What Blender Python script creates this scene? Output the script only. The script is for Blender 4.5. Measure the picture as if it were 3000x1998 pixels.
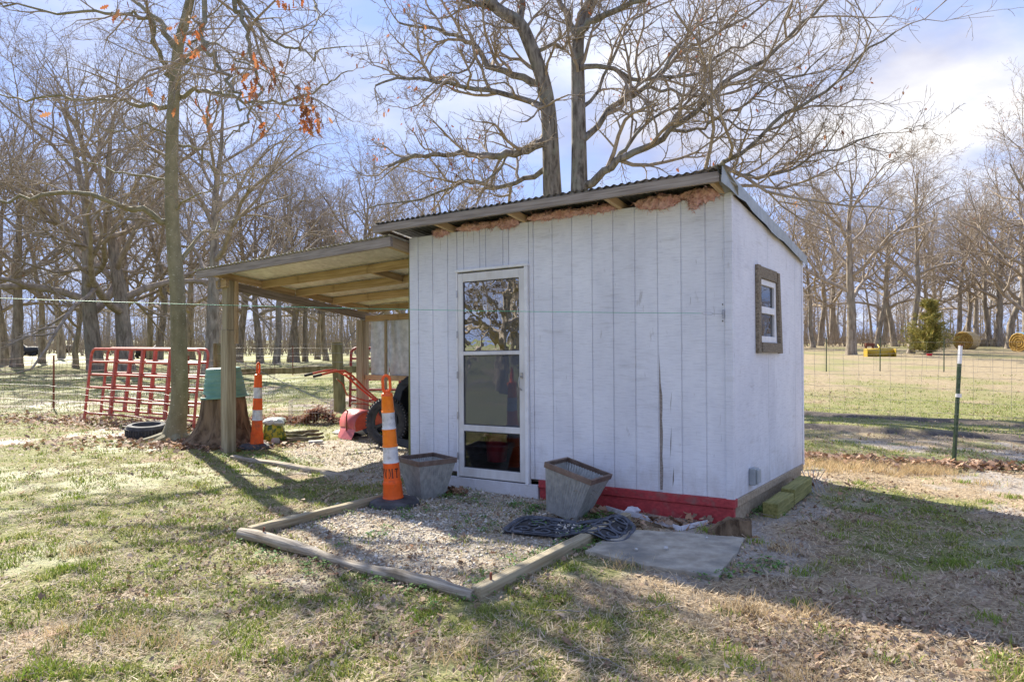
import bpy, bmesh, math, random
import numpy as np
from mathutils import Vector, Matrix, Quaternion

R = math.radians
scn = bpy.context.scene
for o in list(bpy.data.objects):
    bpy.data.objects.remove(o, do_unlink=True)
COL = scn.collection

# ------------------------------------------------------------------ camera
F, CH, HY = 2100.0, 1.46, 994.0          # focal length in photo pixels, eye height, horizon row
cd = bpy.data.cameras.new('camera')
cam = bpy.data.objects.new('camera', cd)
COL.objects.link(cam)
cd.sensor_width = 36.0
cd.lens = 36.0 * F / 3000.0
cd.clip_start = 0.05
cd.clip_end = 2000
cam.location = (0, 0, CH)
cam.rotation_euler = (R(90) - math.atan((999 - HY) / F), 0, 0)
scn.camera = cam

# ------------------------------------------------------------------ sky, sun, exposure
SUN_EL, SUN_AZ = R(39), R(35)            # azimuth counted from +Y towards -X
world = bpy.data.worlds.new('World')
scn.world = world
world.use_nodes = True
wn, wl = world.node_tree.nodes, world.node_tree.links
wn.clear()
wout = wn.new('ShaderNodeOutputWorld')
bg = wn.new('ShaderNodeBackground')
bg.inputs['Strength'].default_value = 0.15
sky = wn.new('ShaderNodeTexSky')
sky.sky_type = 'NISHITA'
sky.sun_disc = False
sky.sun_elevation = SUN_EL
sky.sun_rotation = -SUN_AZ
sky.altitude = 300
sky.air_density = 1.0
sky.dust_density = 0.3
sky.ozone_density = 1.6
tc = wn.new('ShaderNodeTexCoord')
sep = wn.new('ShaderNodeSeparateXYZ')
wl.new(tc.outputs['Generated'], sep.inputs[0])
# project the view direction on a flat cloud layer
zc = wn.new('ShaderNodeMath'); zc.operation = 'MAXIMUM'; zc.inputs[1].default_value = 0.0
wl.new(sep.outputs['Z'], zc.inputs[0])
za = wn.new('ShaderNodeMath'); za.operation = 'ADD'; za.inputs[1].default_value = 0.22
wl.new(zc.outputs[0], za.inputs[0])
dx = wn.new('ShaderNodeMath'); dx.operation = 'DIVIDE'
dy = wn.new('ShaderNodeMath'); dy.operation = 'DIVIDE'
wl.new(sep.outputs['X'], dx.inputs[0]); wl.new(za.outputs[0], dx.inputs[1])
wl.new(sep.outputs['Y'], dy.inputs[0]); wl.new(za.outputs[0], dy.inputs[1])
cmb = wn.new('ShaderNodeCombineXYZ')
wl.new(dx.outputs[0], cmb.inputs[0]); wl.new(dy.outputs[0], cmb.inputs[1])
mp = wn.new('ShaderNodeMapping')
mp.inputs['Location'].default_value = (4.69, 20.45, 2.35)
wl.new(cmb.outputs[0], mp.inputs[0])
nz = wn.new('ShaderNodeTexNoise')
nz.inputs['Scale'].default_value = 1.15
nz.inputs['Detail'].default_value = 9
nz.inputs['Roughness'].default_value = 0.56
nz.inputs['Distortion'].default_value = 0.25
wl.new(mp.outputs[0], nz.inputs[0])
cr = wn.new('ShaderNodeValToRGB')
cr.color_ramp.elements[0].position = 0.47
cr.color_ramp.elements[0].color = (0, 0, 0, 1)
cr.color_ramp.elements[1].position = 0.68
cr.color_ramp.elements[1].color = (1, 1, 1, 1)
wl.new(nz.outputs['Fac'], cr.inputs[0])
nz2 = wn.new('ShaderNodeTexNoise')
nz2.inputs['Scale'].default_value = 2.2
nz2.inputs['Detail'].default_value = 6
wl.new(mp.outputs[0], nz2.inputs[0])
ccol = wn.new('ShaderNodeValToRGB')
ccol.color_ramp.elements[0].position = 0.35
ccol.color_ramp.elements[0].color = (.66, .69, .93, 1)
ccol.color_ramp.elements[1].position = 0.68
ccol.color_ramp.elements[1].color = (1.50, 1.48, 1.48, 1)
wl.new(nz2.outputs['Fac'], ccol.inputs[0])
mx = wn.new('ShaderNodeMix'); mx.data_type = 'RGBA'
wl.new(cr.outputs[0], mx.inputs[0])
# slightly violet winter sky
tint = wn.new('ShaderNodeMix'); tint.data_type = 'RGBA'; tint.blend_type = 'MULTIPLY'
tint.inputs[0].default_value = 1.0
tint.inputs[7].default_value = (.80, 1.02, 1.72, 1)
# soft shoulder: keeps the bright side of the sky from washing out
add1 = wn.new('ShaderNodeVectorMath'); add1.operation = 'MULTIPLY_ADD'
add1.inputs[1].default_value = (1 / .95,) * 3; add1.inputs[2].default_value = (1, 1, 1)
wl.new(sky.outputs[0], add1.inputs[0])
dv = wn.new('ShaderNodeVectorMath'); dv.operation = 'DIVIDE'
wl.new(sky.outputs[0], dv.inputs[0]); wl.new(add1.outputs[0], dv.inputs[1])
wl.new(dv.outputs[0], tint.inputs[6])
wl.new(tint.outputs[2], mx.inputs[6])
wl.new(ccol.outputs[0], mx.inputs[7])
wl.new(mx.outputs[2], bg.inputs['Color'])
wl.new(bg.outputs[0], wout.inputs[0])

sd = bpy.data.lights.new('sun', 'SUN')
sd.energy = 2.1
sd.angle = R(0.55)
sd.color = (1.0, 0.93, 0.80)
sun = bpy.data.objects.new('sun', sd)
COL.objects.link(sun)
sv = Vector((-math.sin(SUN_AZ) * math.cos(SUN_EL), math.cos(SUN_AZ) * math.cos(SUN_EL), math.sin(SUN_EL)))
sun.location = sv * 60
sun.rotation_euler = sv.to_track_quat('Z', 'Y').to_euler()

scn.view_settings.view_transform = 'Standard'
scn.view_settings.look = 'None'
scn.view_settings.gamma = 1.0
scn.view_settings.exposure = 2.5
scn.view_settings.use_curve_mapping = False
scn.cycles.max_bounces = 6
scn.cycles.diffuse_bounces = 3
scn.cycles.glossy_bounces = 3
scn.cycles.transparent_max_bounces = 12
scn.cycles.caustics_reflective = False
scn.cycles.caustics_refractive = False

# ------------------------------------------------------------------ layout helpers
K = 3000.0 / 2354.0
def G(px, py, z=0.0):
    y = F * (CH - z) / (py - HY)
    return Vector(((px - 1500) / F * y, y, z))
def P(px, py, y):
    return Vector(((px - 1500) / F * y, y, CH + (HY - py) / F * y))
def X_(px, y):
    return (px - 1500) / F * y

# ------------------------------------------------------------------ numpy noise
def _hash(ix, iy, s):
    h = (ix.astype(np.int64) * 374761393 + iy.astype(np.int64) * 668265263 + s * 2147483647) & 0xFFFFFFFF
    h = ((h ^ (h >> 13)) * 1274126177) & 0xFFFFFFFF
    return ((h ^ (h >> 16)) & 0xFFFF) / 65535.0
def vnoise(x, y, s=0):
    x = np.asarray(x, float); y = np.asarray(y, float)
    ix, iy = np.floor(x), np.floor(y)
    fx, fy = x - ix, y - iy
    fx = fx * fx * (3 - 2 * fx); fy = fy * fy * (3 - 2 * fy)
    a, b = _hash(ix, iy, s), _hash(ix + 1, iy, s)
    c, d = _hash(ix, iy + 1, s), _hash(ix + 1, iy + 1, s)
    return (a * (1 - fx) + b * fx) * (1 - fy) + (c * (1 - fx) + d * fx) * fy
def fbm(x, y, s=0, o=4):
    t = 0; a = .5; n = 0
    for k in range(o):
        t = t + a * vnoise(x * 2 ** k, y * 2 ** k, s + k * 17); n += a; a *= .5
    return t / n
def sst(a, b, x):
    t = np.clip((x - a) / (b - a), 0, 1)
    return t * t * (3 - 2 * t)

# ------------------------------------------------------------------ object helpers
def setp(o, label=None, cat=None, group=None, kind=None):
    if label: o['label'] = label
    if cat: o['category'] = cat
    if group: o['group'] = group
    if kind or cat: o['kind'] = kind or 'thing'
    return o
def root(name, loc, label, cat, group=None):
    o = bpy.data.objects.new(name, None)
    o.empty_display_size = 0.2
    o.location = loc
    COL.objects.link(o)
    return setp(o, label, cat, group)
def attach(o, parent):
    if parent is not None:
        o.parent = parent
        o.matrix_parent_inverse = parent.matrix_basis.inverted()   # so every part is written in world coordinates
    return o
def link(name, me, mat, parent=None, matrix=None):
    o = bpy.data.objects.new(name, me)
    if mat is not None and len(me.materials) == 0:
        me.materials.append(mat)
    COL.objects.link(o)
    attach(o, parent)
    if matrix is not None:
        # local matrix before parent inverse
        o.matrix_basis = matrix
    return o
def fastmesh(name, V, Fc, col=None, smooth=False):
    V = np.asarray(V, np.float32); Fc = np.asarray(Fc, np.int32)
    me = bpy.data.meshes.new(name)
    me.vertices.add(len(V)); me.vertices.foreach_set('co', V.ravel())
    k = Fc.shape[1]
    me.loops.add(Fc.size); me.loops.foreach_set('vertex_index', Fc.ravel())
    me.polygons.add(len(Fc))
    me.polygons.foreach_set('loop_start', np.arange(0, Fc.size, k, dtype=np.int32))
    me.polygons.foreach_set('loop_total', np.full(len(Fc), k, np.int32))
    if smooth:
        me.polygons.foreach_set('use_smooth', np.ones(len(Fc), bool))
    if col is not None:
        at = me.color_attributes.new('Col', 'FLOAT_COLOR', 'POINT')
        c = np.ones((len(V), 4), np.float32); c[:, :3] = col
        at.data.foreach_set('color', c.ravel())
    me.update(calc_edges=True)
    return me

class MB:
    def __init__(s): s.v = []; s.f = []
    def add(s, vs, fs):
        b = len(s.v); s.v += [tuple(v) for v in vs]; s.f += [tuple(i + b for i in f) for f in fs]; return s
    def hexa(s, p):   # 8 corners: bottom 4 ccw, top 4 ccw
        return s.add(p, [(3, 2, 1, 0), (4, 5, 6, 7), (0, 1, 5, 4), (1, 2, 6, 5), (2, 3, 7, 6), (3, 0, 4, 7)])
    def box(s, c, sx, sy, sz, M=None):
        c = Vector(c); p = []
        for z in (-.5, .5):
            for x, y in ((-.5, -.5), (.5, -.5), (.5, .5), (-.5, .5)):
                q = Vector((x * sx, y * sy, z * sz))
                if M is not None: q = M @ q
                p.append(c + q)
        return s.hexa(p)
    def tube(s, pts, r, n=10, cap=True, ry=None):
        pts = [Vector(p) for p in pts]; m = len(pts)
        rr = r if isinstance(r, (list, tuple)) else [r] * m
        t0 = (pts[-1] - pts[0])
        if t0.length < 1e-6: t0 = pts[1] - pts[0]
        ref = Vector((0, 0, 1)) if abs(t0.normalized().z) < .8 else Vector((1, 0, 0))
        vs = []; fs = []; N = None
        for i, p in enumerate(pts):
            t = (pts[min(i + 1, m - 1)] - pts[max(i - 1, 0)]).normalized()
            if N is None: N = t.cross(ref).normalized()
            N = (N - t * N.dot(t)).normalized()
            B = t.cross(N)
            for k in range(n):
                a = 2 * math.pi * k / n
                vs.append(p + N * (math.cos(a) * rr[i]) + B * (math.sin(a) * (rr[i] if ry is None else ry)))
        for i in range(m - 1):
            for k in range(n):
                k2 = (k + 1) % n
                fs.append((i * n + k, i * n + k2, (i + 1) * n + k2, (i + 1) * n + k))
        if cap:
            fs.append(tuple(range(n - 1, -1, -1)))
            fs.append(tuple((m - 1) * n + k for k in range(n)))
        return s.add(vs, fs)
    def lathe(s, prof, n=24, M=None, phase=0.0, close=False, wob=None):
        vs = []; fs = []
        for r, z in prof:
            for k in range(n):
                a = phase + 2 * math.pi * k / n
                q = r if wob is None else r * wob(a, z)
                p = Vector((q * math.cos(a), q * math.sin(a), z))
                vs.append(M @ p if M is not None else p)
        for i in range(len(prof) - 1):
            for k in range(n):
                k2 = (k + 1) % n
                fs.append((i * n + k, i * n + k2, (i + 1) * n + k2, (i + 1) * n + k))
        if close:
            m = len(prof)
            for k in range(n):
                k2 = (k + 1) % n
                fs.append(((m - 1) * n + k, (m - 1) * n + k2, k2, k))
        else:
            if prof[0][0] > 1e-5: fs.append(tuple(range(n - 1, -1, -1)))
            if prof[-1][0] > 1e-5: fs.append(tuple((len(prof) - 1) * n + k for k in range(n)))
        return s.add(vs, fs)
    def build(s, name, mat, parent=None, smooth=False, bevel=0.0, angle=40, matrix=None):
        me = bpy.data.meshes.new(name)
        me.from_pydata(s.v, [], s.f)
        me.update()
        o = link(name, me, mat, parent, matrix)
        if smooth:
            me.polygons.foreach_set('use_smooth', [True] * len(me.polygons))
            try: me.set_sharp_from_angle(angle=R(angle))
            except Exception: pass
        if bevel:
            b = o.modifiers.new('bevel', 'BEVEL'); b.width = bevel; b.segments = 2; b.limit_method = 'ANGLE'; b.angle_limit = R(50)
        return o

def beam(name, a, b, w, h, mat, parent=None, up=(0, 0, 1), bevel=0.004, jag=0.0, seed=0):
    """straight timber from a to b (centre line), w across, h along up; local X runs along the grain"""
    a, b = Vector(a), Vector(b)
    x = (b - a); L = x.length; x.normalize()
    z = Vector(up); z = (z - x * z.dot(x)).normalized(); y = z.cross(x)
    M = Matrix(((x.x, y.x, z.x, (a.x + b.x) / 2), (x.y, y.y, z.y, (a.y + b.y) / 2), (x.z, y.z, z.z, (a.z + b.z) / 2), (0, 0, 0, 1)))
    mb = MB()
    if jag:
        rng = random.Random(seed); n = 9; vs = []; fs = []
        for i in range(n):
            t = -L / 2 + L * i / (n - 1)
            for (yy, zz) in ((-1, -1), (1, -1), (1, 1), (-1, 1)):
                vs.append((t + rng.uniform(-jag, jag), yy * w / 2 + rng.uniform(-jag, jag), zz * h / 2 + rng.uniform(-jag, jag)))
        for i in range(n - 1):
            for k in range(4):
                k2 = (k + 1) % 4
                fs.append((i * 4 + k, i * 4 + k2, i * 4 + 4 + k2, i * 4 + 4 + k))
        fs.append((3, 2, 1, 0)); fs.append(tuple((n - 1) * 4 + k for k in range(4)))
        mb.add(vs, fs)
    else:
        mb.box((0, 0, 0), L, w, h)
    return mb.build(name, mat, parent, bevel=bevel, matrix=M)

# ------------------------------------------------------------------ materials
def nodes(name):
    m = bpy.data.materials.new(name); m.use_nodes = True
    nt = m.node_tree; nt.nodes.clear()
    out = nt.nodes.new('ShaderNodeOutputMaterial')
    b = nt.nodes.new('ShaderNodeBsdfPrincipled')
    nt.links.new(b.outputs[0], out.inputs[0])
    return m, nt, b, out
def tex(nt, scale, stretch=(1, 1, 1), detail=5, rough=.55, coord='Object', dist=0.0):
    t = nt.nodes.new('ShaderNodeTexCoord'); m = nt.nodes.new('ShaderNodeMapping')
    m.inputs['Scale'].default_value = stretch
    nt.links.new(t.outputs[coord], m.inputs[0])
    n = nt.nodes.new('ShaderNodeTexNoise')
    n.inputs['Scale'].default_value = scale; n.inputs['Detail'].default_value = detail
    n.inputs['Roughness'].default_value = rough; n.inputs['Distortion'].default_value = dist
    nt.links.new(m.outputs[0], n.inputs[0])
    return n
def ramp(nt, src, stops):
    r = nt.nodes.new('ShaderNodeValToRGB')
    e = r.color_ramp.elements
    while len(e) < len(stops): e.new(.5)
    for k, (p, c) in enumerate(stops):
        e[k].position = p; e[k].color = (*c, 1) if len(c) == 3 else c
    nt.links.new(src, r.inputs[0])
    return r
def mixc(nt, fac, a, b, blend='MIX'):
    m = nt.nodes.new('ShaderNodeMix'); m.data_type = 'RGBA'; m.blend_type = blend
    for k, v in ((0, fac), (6, a), (7, b)):
        if hasattr(v, 'links'): nt.links.new(v, m.inputs[k])
        elif k == 0: m.inputs[0].default_value = v
        else: m.inputs[k].default_value = (*v, 1)
    return m.outputs[2]
def bumpn(nt, b, src, strength=.3, dist=.01):
    n = nt.nodes.new('ShaderNodeBump'); n.inputs['Strength'].default_value = strength; n.inputs['Distance'].default_value = dist
    nt.links.new(src, n.inputs['Height'])
    nt.links.new(n.outputs[0], b.inputs['Normal'])
    return n
def mat(name, c1, c2, scale=6, stretch=(1, 1, 1), rough=.75, metal=0, bump=.25, bdist=.006, spec=.4, lo=.35, hi=.65, detail=6, vary=0.0, c3=None, s3=2.0, p3=(.6, .72)):
    m, nt, b, out = nodes(name)
    n = tex(nt, scale, stretch, detail)
    col = ramp(nt, n.outputs[0], [(lo, c1), (hi, c2)]).outputs[0]
    if c3 is not None:
        n3 = tex(nt, s3, (1, 1, 1), 5, .6)
        f3 = ramp(nt, n3.outputs[0], [(p3[0], (0, 0, 0)), (p3[1], (1, 1, 1))])
        col = mixc(nt, f3.outputs[0], col, c3)
    if vary:
        oi = nt.nodes.new('ShaderNodeObjectInfo')
        r2 = ramp(nt, oi.outputs['Random'], [(0, (1 - vary,) * 3), (1, (1 + vary,) * 3)])
        col = mixc(nt, 1.0, col, r2.outputs[0], 'MULTIPLY')
    nt.links.new(col, b.inputs['Base Color'])
    b.inputs['Roughness'].default_value = rough; b.inputs['Metallic'].default_value = metal
    b.inputs['Specular IOR Level'].default_value = spec
    if bump: bumpn(nt, b, n.outputs[0], bump, bdist)
    return m
def vcol_mat(name, rough=.8, spec=.25, trans=0.0):
    m, nt, b, out = nodes(name)
    a = nt.nodes.new('ShaderNodeAttribute'); a.attribute_name = 'Col'
    nt.links.new(a.outputs['Color'], b.inputs['Base Color'])
    b.inputs['Roughness'].default_value = rough; b.inputs['Specular IOR Level'].default_value = spec
    if trans:
        t = nt.nodes.new('ShaderNodeBsdfTranslucent'); nt.links.new(a.outputs['Color'], t.inputs[0])
        mx = nt.nodes.new('ShaderNodeMixShader'); mx.inputs[0].default_value = trans
        nt.links.new(b.outputs[0], mx.inputs[1]); nt.links.new(t.outputs[0], mx.inputs[2])
        nt.links.new(mx.outputs[0], out.inputs[0])
    return m

M = {}
M['wood_grey'] = mat('weathered_grey_wood', (.20, .165, .14), (.37, .32, .28), 5, (.6, 14, 14), .85, bump=.5, vary=.12)
M['wood_new'] = mat('treated_yellow_wood', (.38, .26, .135), (.58, .43, .26), 4, (.5, 10, 10), .8, bump=.35, vary=.14, c3=(.17, .11, .06), s3=3, p3=(.58, .75))
M['wood_post'] = mat('weathered_post_wood', (.25, .20, .12), (.44, .38, .26), 4, (.5, 12, 12), .85, bump=.5, vary=.08)
M['wood_tan'] = mat('bare_tan_wood', (.30, .23, .15), (.46, .37, .26), 4, (.5, 9, 9), .8, bump=.35, vary=.1)
M['wood_moss'] = mat('mossy_timber', (.15, .145, .04), (.31, .29, .10), 7, (.4, 7, 7), .9, bump=.35, vary=.1)
M['wood_rotten'] = mat('rotten_frame_wood', (.13, .10, .065), (.32, .27, .20), 6, (.6, 14, 14), .95, bump=.8, bdist=.01)
M['wood_rough'] = mat('split_wood', (.26, .19, .11), (.45, .36, .23), 9, (1, 1, .25), .9, bump=.8, bdist=.012)
M['fence_wood'] = mat('lichen_fence_wood', (.13, .11, .045), (.28, .25, .12), 5, (3, 3, .5), .95, bump=.7, bdist=.012)
M['red_paint'] = mat('red_painted_board', (.30, .035, .04), (.45, .055, .06), 8, (.4, 6, 6), .65, bump=.3, vary=.12, c3=(.24, .11, .095), s3=9, p3=(.55, .75))
M['galv'] = mat('galvanised_sheet', (.44, .46, .48), (.62, .64, .66), 12, (1, 1, 1), .4, .55, bump=.05)
M['galv_roof'] = mat('weathered_roof_sheet', (.25, .25, .25), (.42, .42, .41), 9, (1, 1, 1), .42, .8, bump=.08, c3=(.30, .20, .16), s3=1.6, p3=(.60, .82))
M['galv_lean'] = mat('lean_to_roof_sheet', (.58, .57, .53), (.76, .75, .71), 9, (1, 1, 1), .5, .35, bump=.08, c3=(.50, .38, .30), s3=1.6, p3=(.58, .80))  # paler copy of the roof sheet: light bounced from the ground is in the colour
M['galv_planter'] = mat('galvanised_planter', (.31, .32, .31), (.45, .455, .44), 30, (1, 1, .6), .5, .35, bump=.06)
M['planter_rim'] = mat('brown_rim_metal', (.16, .11, .085), (.25, .185, .15), 14, (1, 1, 1), .6, .3, bump=.2)
M['flash'] = mat('roof_flashing', (.30, .30, .26), (.43, .43, .38), 12, (1, 1, 1), .4, .6, bump=.12)
M['orange'] = mat('orange_plastic', (.80, .105, .012), (.95, .15, .02), 12, (1, 1, 1), .5, bump=.05, c3=(.42, .10, .045), s3=11, p3=(.56, .76))
M['orange_amber'] = mat('amber_reflective', (.86, .19, .01), (.98, .25, .015), 20, (1, 1, 1), .4, bump=.05, c3=(.5, .12, .02), s3=17, p3=(.66, .78))
M['white_refl'] = mat('white_reflective', (.55, .56, .58), (.74, .74, .75), 20, (1, 1, 1), .4, bump=.05, c3=(.30, .28, .26), s3=15, p3=(.54, .74))
M['rubber'] = mat('black_rubber', (.018, .018, .02), (.05, .05, .055), 15, (1, 1, 1), .7, bump=.3)
M['rubber_dusty'] = mat('dusty_rubber', (.04, .04, .043), (.10, .10, .105), 9, (1, 1, 1), .8, bump=.3)
M['mat_rubber'] = mat('blue_black_rubber', (.045, .05, .062), (.12, .13, .155), 20, (1, 1, 1), .6, bump=.3, c3=(.22, .20, .18), s3=7, p3=(.62, .74))
M['black_poly'] = mat('black_poly', (.022, .023, .025), (.045, .046, .05), 8, (1, 1, 1), .5, bump=.15)
M['black_ink'] = mat('black_stencil_ink', (.012, .012, .012), (.03, .03, .03), 30, (1, 1, 1), .7, bump=0)
M['gate_red'] = mat('red_gate_enamel', (.40, .07, .045), (.60, .13, .085), 10, (1, 1, 1), .5, bump=.1, c3=(.45, .22, .16), s3=8, p3=(.60, .78), vary=.1)
M['gate_dark'] = mat('faded_red_enamel', (.24, .035, .03), (.36, .06, .05), 10, (1, 1, 1), .55, bump=.1)
M['tiller_red'] = mat('tiller_red_paint', (.42, .05, .025), (.58, .09, .04), 7, (1, 1, 1), .38, bump=.06, c3=(.30, .06, .04), s3=9, p3=(.62, .8))
M['tiller_pink'] = mat('faded_tiller_guard', (.42, .09, .10), (.56, .15, .15), 6, (1, 1, 1), .36, bump=.06, c3=(.55, .24, .22), s3=6, p3=(.56, .75))
M['green_tub'] = mat('faded_green_plastic', (.10, .24, .19), (.16, .32, .26), 4, (1, 1, 3), .5, bump=.06, c3=(.24, .38, .32), s3=5, p3=(.60, .8))
M['tpost'] = mat('green_post_enamel', (.03, .06, .028), (.06, .10, .05), 20, (1, 1, 1), .5, bump=.1)
M['white_paint'] = mat('white_enamel', (.72, .72, .72), (.82, .82, .83), 12, (1, 1, 1), .5, bump=.05, c3=(.6, .58, .55), s3=7, p3=(.6, .8))
M['door_white'] = mat('aged_white_aluminium', (.60, .58, .55), (.74, .73, .71), 7, (1, 1, .4), .42, .0, bump=.06, c3=(.52, .47, .40), s3=3, p3=(.55, .8))
M['wire'] = mat('galvanised_wire', (.25, .24, .23), (.38, .37, .36), 20, (1, 1, 1), .5, .6, bump=0)
M['wire_rust'] = mat('rusty_wire', (.15, .09, .07), (.27, .17, .13), 20, (1, 1, 1), .7, .3, bump=0)
M['rust'] = mat('rusty_steel', (.16, .055, .03), (.33, .13, .08), 25, (1, 1, 1), .8, .2, bump=.2)
M['cord'] = mat('green_line', (.03, .30, .17), (.05, .42, .26), 30, (1, 1, 1), .5, bump=0)
M['steel'] = mat('dull_steel', (.35, .36, .38), (.5, .5, .52), 20, (1, 1, 1), .35, .9, bump=0)
M['grey_box'] = mat('grey_plastic_box', (.30, .33, .34), (.38, .41, .42), 9, (1, 1, 1), .5, bump=.03)
M['pink_wool'] = mat('pink_wool', (.62, .33, .30), (.88, .60, .56), 22, (1, 1, 1), 1.0, bump=1.0, bdist=.04, spec=.05, c3=(.42, .25, .18), s3=7, p3=(.56, .76))
M['interior'] = mat('interior_board', (.12, .10, .08), (.20, .17, .13), 6, (1, 1, 1), .9, bump=.1)
M['concrete'] = mat('grey_concrete', (.28, .245, .19), (.46, .415, .335), 9, (1, 1, 1), .85, bump=.5, bdist=.004, detail=10, c3=(.17, .165, .15), s3=3, p3=(.48, .72))
M['hay'] = mat('baled_hay', (.42, .29, .12), (.66, .52, .30), 10, (1, 1, 1), .95, bump=.9, bdist=.05)
M['hay_dark'] = mat('baled_hay_face', (.20, .11, .02), (.46, .29, .07), 9, (1, 1, 1), .95, bump=1, bdist=.06)
M['blue_wrap'] = mat('blue_net_wrap', (.08, .22, .36), (.35, .5, .6), 6, (1, 1, 1), .5, bump=.2)
M['yellow_paint'] = mat('yellow_implement_paint', (.40, .26, .015), (.52, .36, .03), 9, (1, 1, 1), .5, bump=.1, c3=(.3, .2, .06), s3=5, p3=(.6, .8))
M['red_plastic'] = mat('red_plastic', (.55, .03, .05), (.7, .05, .08), 9, (1, 1, 1), .4, bump=0)
M['cow'] = mat('black_hide', (.010, .010, .012), (.03, .028, .03), 8, (1, 1, 1), .7, bump=.1)
M['bag'] = mat('printed_bag', (.06, .13, .03), (.42, .40, .03), 17, (1, 1, 1), .45, bump=.2, lo=.46, hi=.54)
M['bag_white'] = mat('clear_bag_top', (.40, .52, .48), (.68, .72, .70), 12, (1, 1, 1), .35, bump=.4)
M['lichen_log'] = mat('lichen_branch', (.10, .085, .055), (.24, .22, .15), 16, (1, 1, 1), .95, bump=.8, bdist=.01)
M['stone'] = mat('pale_stone', (.42, .41, .38), (.6, .59, .57), 20, (1, 1, 1), .85, bump=.3)
M['plastic_white'] = mat('white_plastic_strip', (.55, .55, .60), (.70, .70, .74), 14, (1, 1, 1), .6, bump=.1, c3=(.4, .36, .32), s3=9, p3=(.6, .75))

def bark(name, c1, c2, scale, vert, c3=None, bd=.02):
    m, nt, b, out = nodes(name)
    n = tex(nt, scale, (1, 1, vert), 7, .6, dist=.4)
    col = ramp(nt, n.outputs[0], [(.36, c1), (.62, c2)]).outputs[0]
    if c3:
        n3 = tex(nt, scale * .22, (1, 1, 1), 5, .6)
        f = ramp(nt, n3.outputs[0], [(.50, (0, 0, 0)), (.68, (1, 1, 1))])
        col = mixc(nt, f.outputs[0], col, c3)
    nt.links.new(col, b.inputs['Base Color'])
    b.inputs['Roughness'].default_value = .92; b.inputs['Specular IOR Level'].default_value = .2
    bumpn(nt, b, n.outputs[0], .9, bd)
    return m
M['bark_oak'] = bark('oak_bark', (.085, .072, .058), (.29, .26, .22), 11, .22, (.25, .25, .20))
M['bark_wood'] = bark('wood_bark', (.16, .13, .098), (.40, .34, .27), 8, .25, (.26, .24, .19), .03)
M['bark_twig'] = bark('twig_bark', (.25, .20, .15), (.42, .35, .275), 5, .6)
M['bark_stump'] = bark('stump_bark', (.07, .045, .027), (.24, .17, .105), 14, .14, None, .04)
# young smooth bark with pale flecks
m, nt, b, out = nodes('young_bark')
n = tex(nt, 9, (1, 1, .5), 6, .6)
c = ramp(nt, n.outputs[0], [(.3, (.15, .132, .07)), (.7, (.28, .25, .15))]).outputs[0]
n2 = tex(nt, 26, (1, 1, 3.2), 2, .5)
fl = ramp(nt, n2.outputs[0], [(.66, (0, 0, 0)), (.71, (1, 1, 1))]).outputs[0]
c = mixc(nt, fl, c, (.46, .43, .34))
nt.links.new(c, b.inputs['Base Color']); b.inputs['Roughness'].default_value = .8; bumpn(nt, b, n.outputs[0], .35, .008)
M['bark_young'] = m

# painted plywood siding: faint horizontal saw lines, dirt, vertical checks
m, nt, b, out = nodes('painted_siding')
n1 = tex(nt, 1.0, (9, 9, 150), 4, .6)
n2 = tex(nt, 2.2, (1, 1, .55), 7, .62)
n3 = tex(nt, 1.0, (60, 60, 2.4), 3, .55)
n4 = tex(nt, 1.0, (2.2, 2.2, 12), 5, .6)
c = ramp(nt, n2.outputs[0], [(.30, (.66, .67, .72)), (.62, (.80, .81, .85))]).outputs[0]
f1 = ramp(nt, n1.outputs[0], [(.34, (.86, .86, .87)), (.50, (1, 1, 1))]).outputs[0]
c = mixc(nt, 1.0, c, f1, 'MULTIPLY')
f4 = ramp(nt, n4.outputs[0], [(.60, (1, 1, 1)), (.76, (.82, .81, .79))]).outputs[0]
c = mixc(nt, 1.0, c, f4, 'MULTIPLY')
f3 = ramp(nt, n3.outputs[0], [(.725, (0, 0, 0)), (.75, (1, 1, 1))]).outputs[0]
c = mixc(nt, f3, c, (.34, .32, .32))
oi = nt.nodes.new('ShaderNodeObjectInfo')
vr = ramp(nt, oi.outputs['Random'], [(0, (.955, .955, .96)), (1, (1.02, 1.02, 1.02))]).outputs[0]
c = mixc(nt, 1.0, c, vr, 'MULTIPLY')
# splashed soil on the lowest boards, with a ragged upper edge
tcz = nt.nodes.new('ShaderNodeTexCoord'); sz = nt.nodes.new('ShaderNodeSeparateXYZ'); nt.links.new(tcz.outputs['Object'], sz.inputs[0])
n5 = tex(nt, 9, (1, 1, .5), 6, .65); mh = nt.nodes.new('ShaderNodeMath'); mh.operation = 'MULTIPLY_ADD'; mh.inputs[1].default_value = 1.1; nt.links.new(n5.outputs[0], mh.inputs[0])
ng = nt.nodes.new('ShaderNodeMath'); ng.operation = 'MULTIPLY'; ng.inputs[1].default_value = -1.0; nt.links.new(sz.outputs['Z'], ng.inputs[0]); nt.links.new(ng.outputs[0], mh.inputs[2])
fs5 = ramp(nt, mh.outputs[0], [(.12, (0, 0, 0)), (.50, (.55, .55, .55))]).outputs[0]
c = mixc(nt, fs5, c, (.47, .44, .42))
n6 = tex(nt, 16, (1, 1, .3), 4, .6)
c = mixc(nt, ramp(nt, n6.outputs[0], [(.66, (0, 0, 0)), (.74, (.8, .8, .8))]).outputs[0], c, (.46, .45, .46))
nt.links.new(c, b.inputs['Base Color']); b.inputs['Roughness'].default_value = .72; b.inputs['Specular IOR Level'].default_value = .25
bumpn(nt, b, n1.outputs[0], .35, .004)
M['siding'] = m

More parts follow.
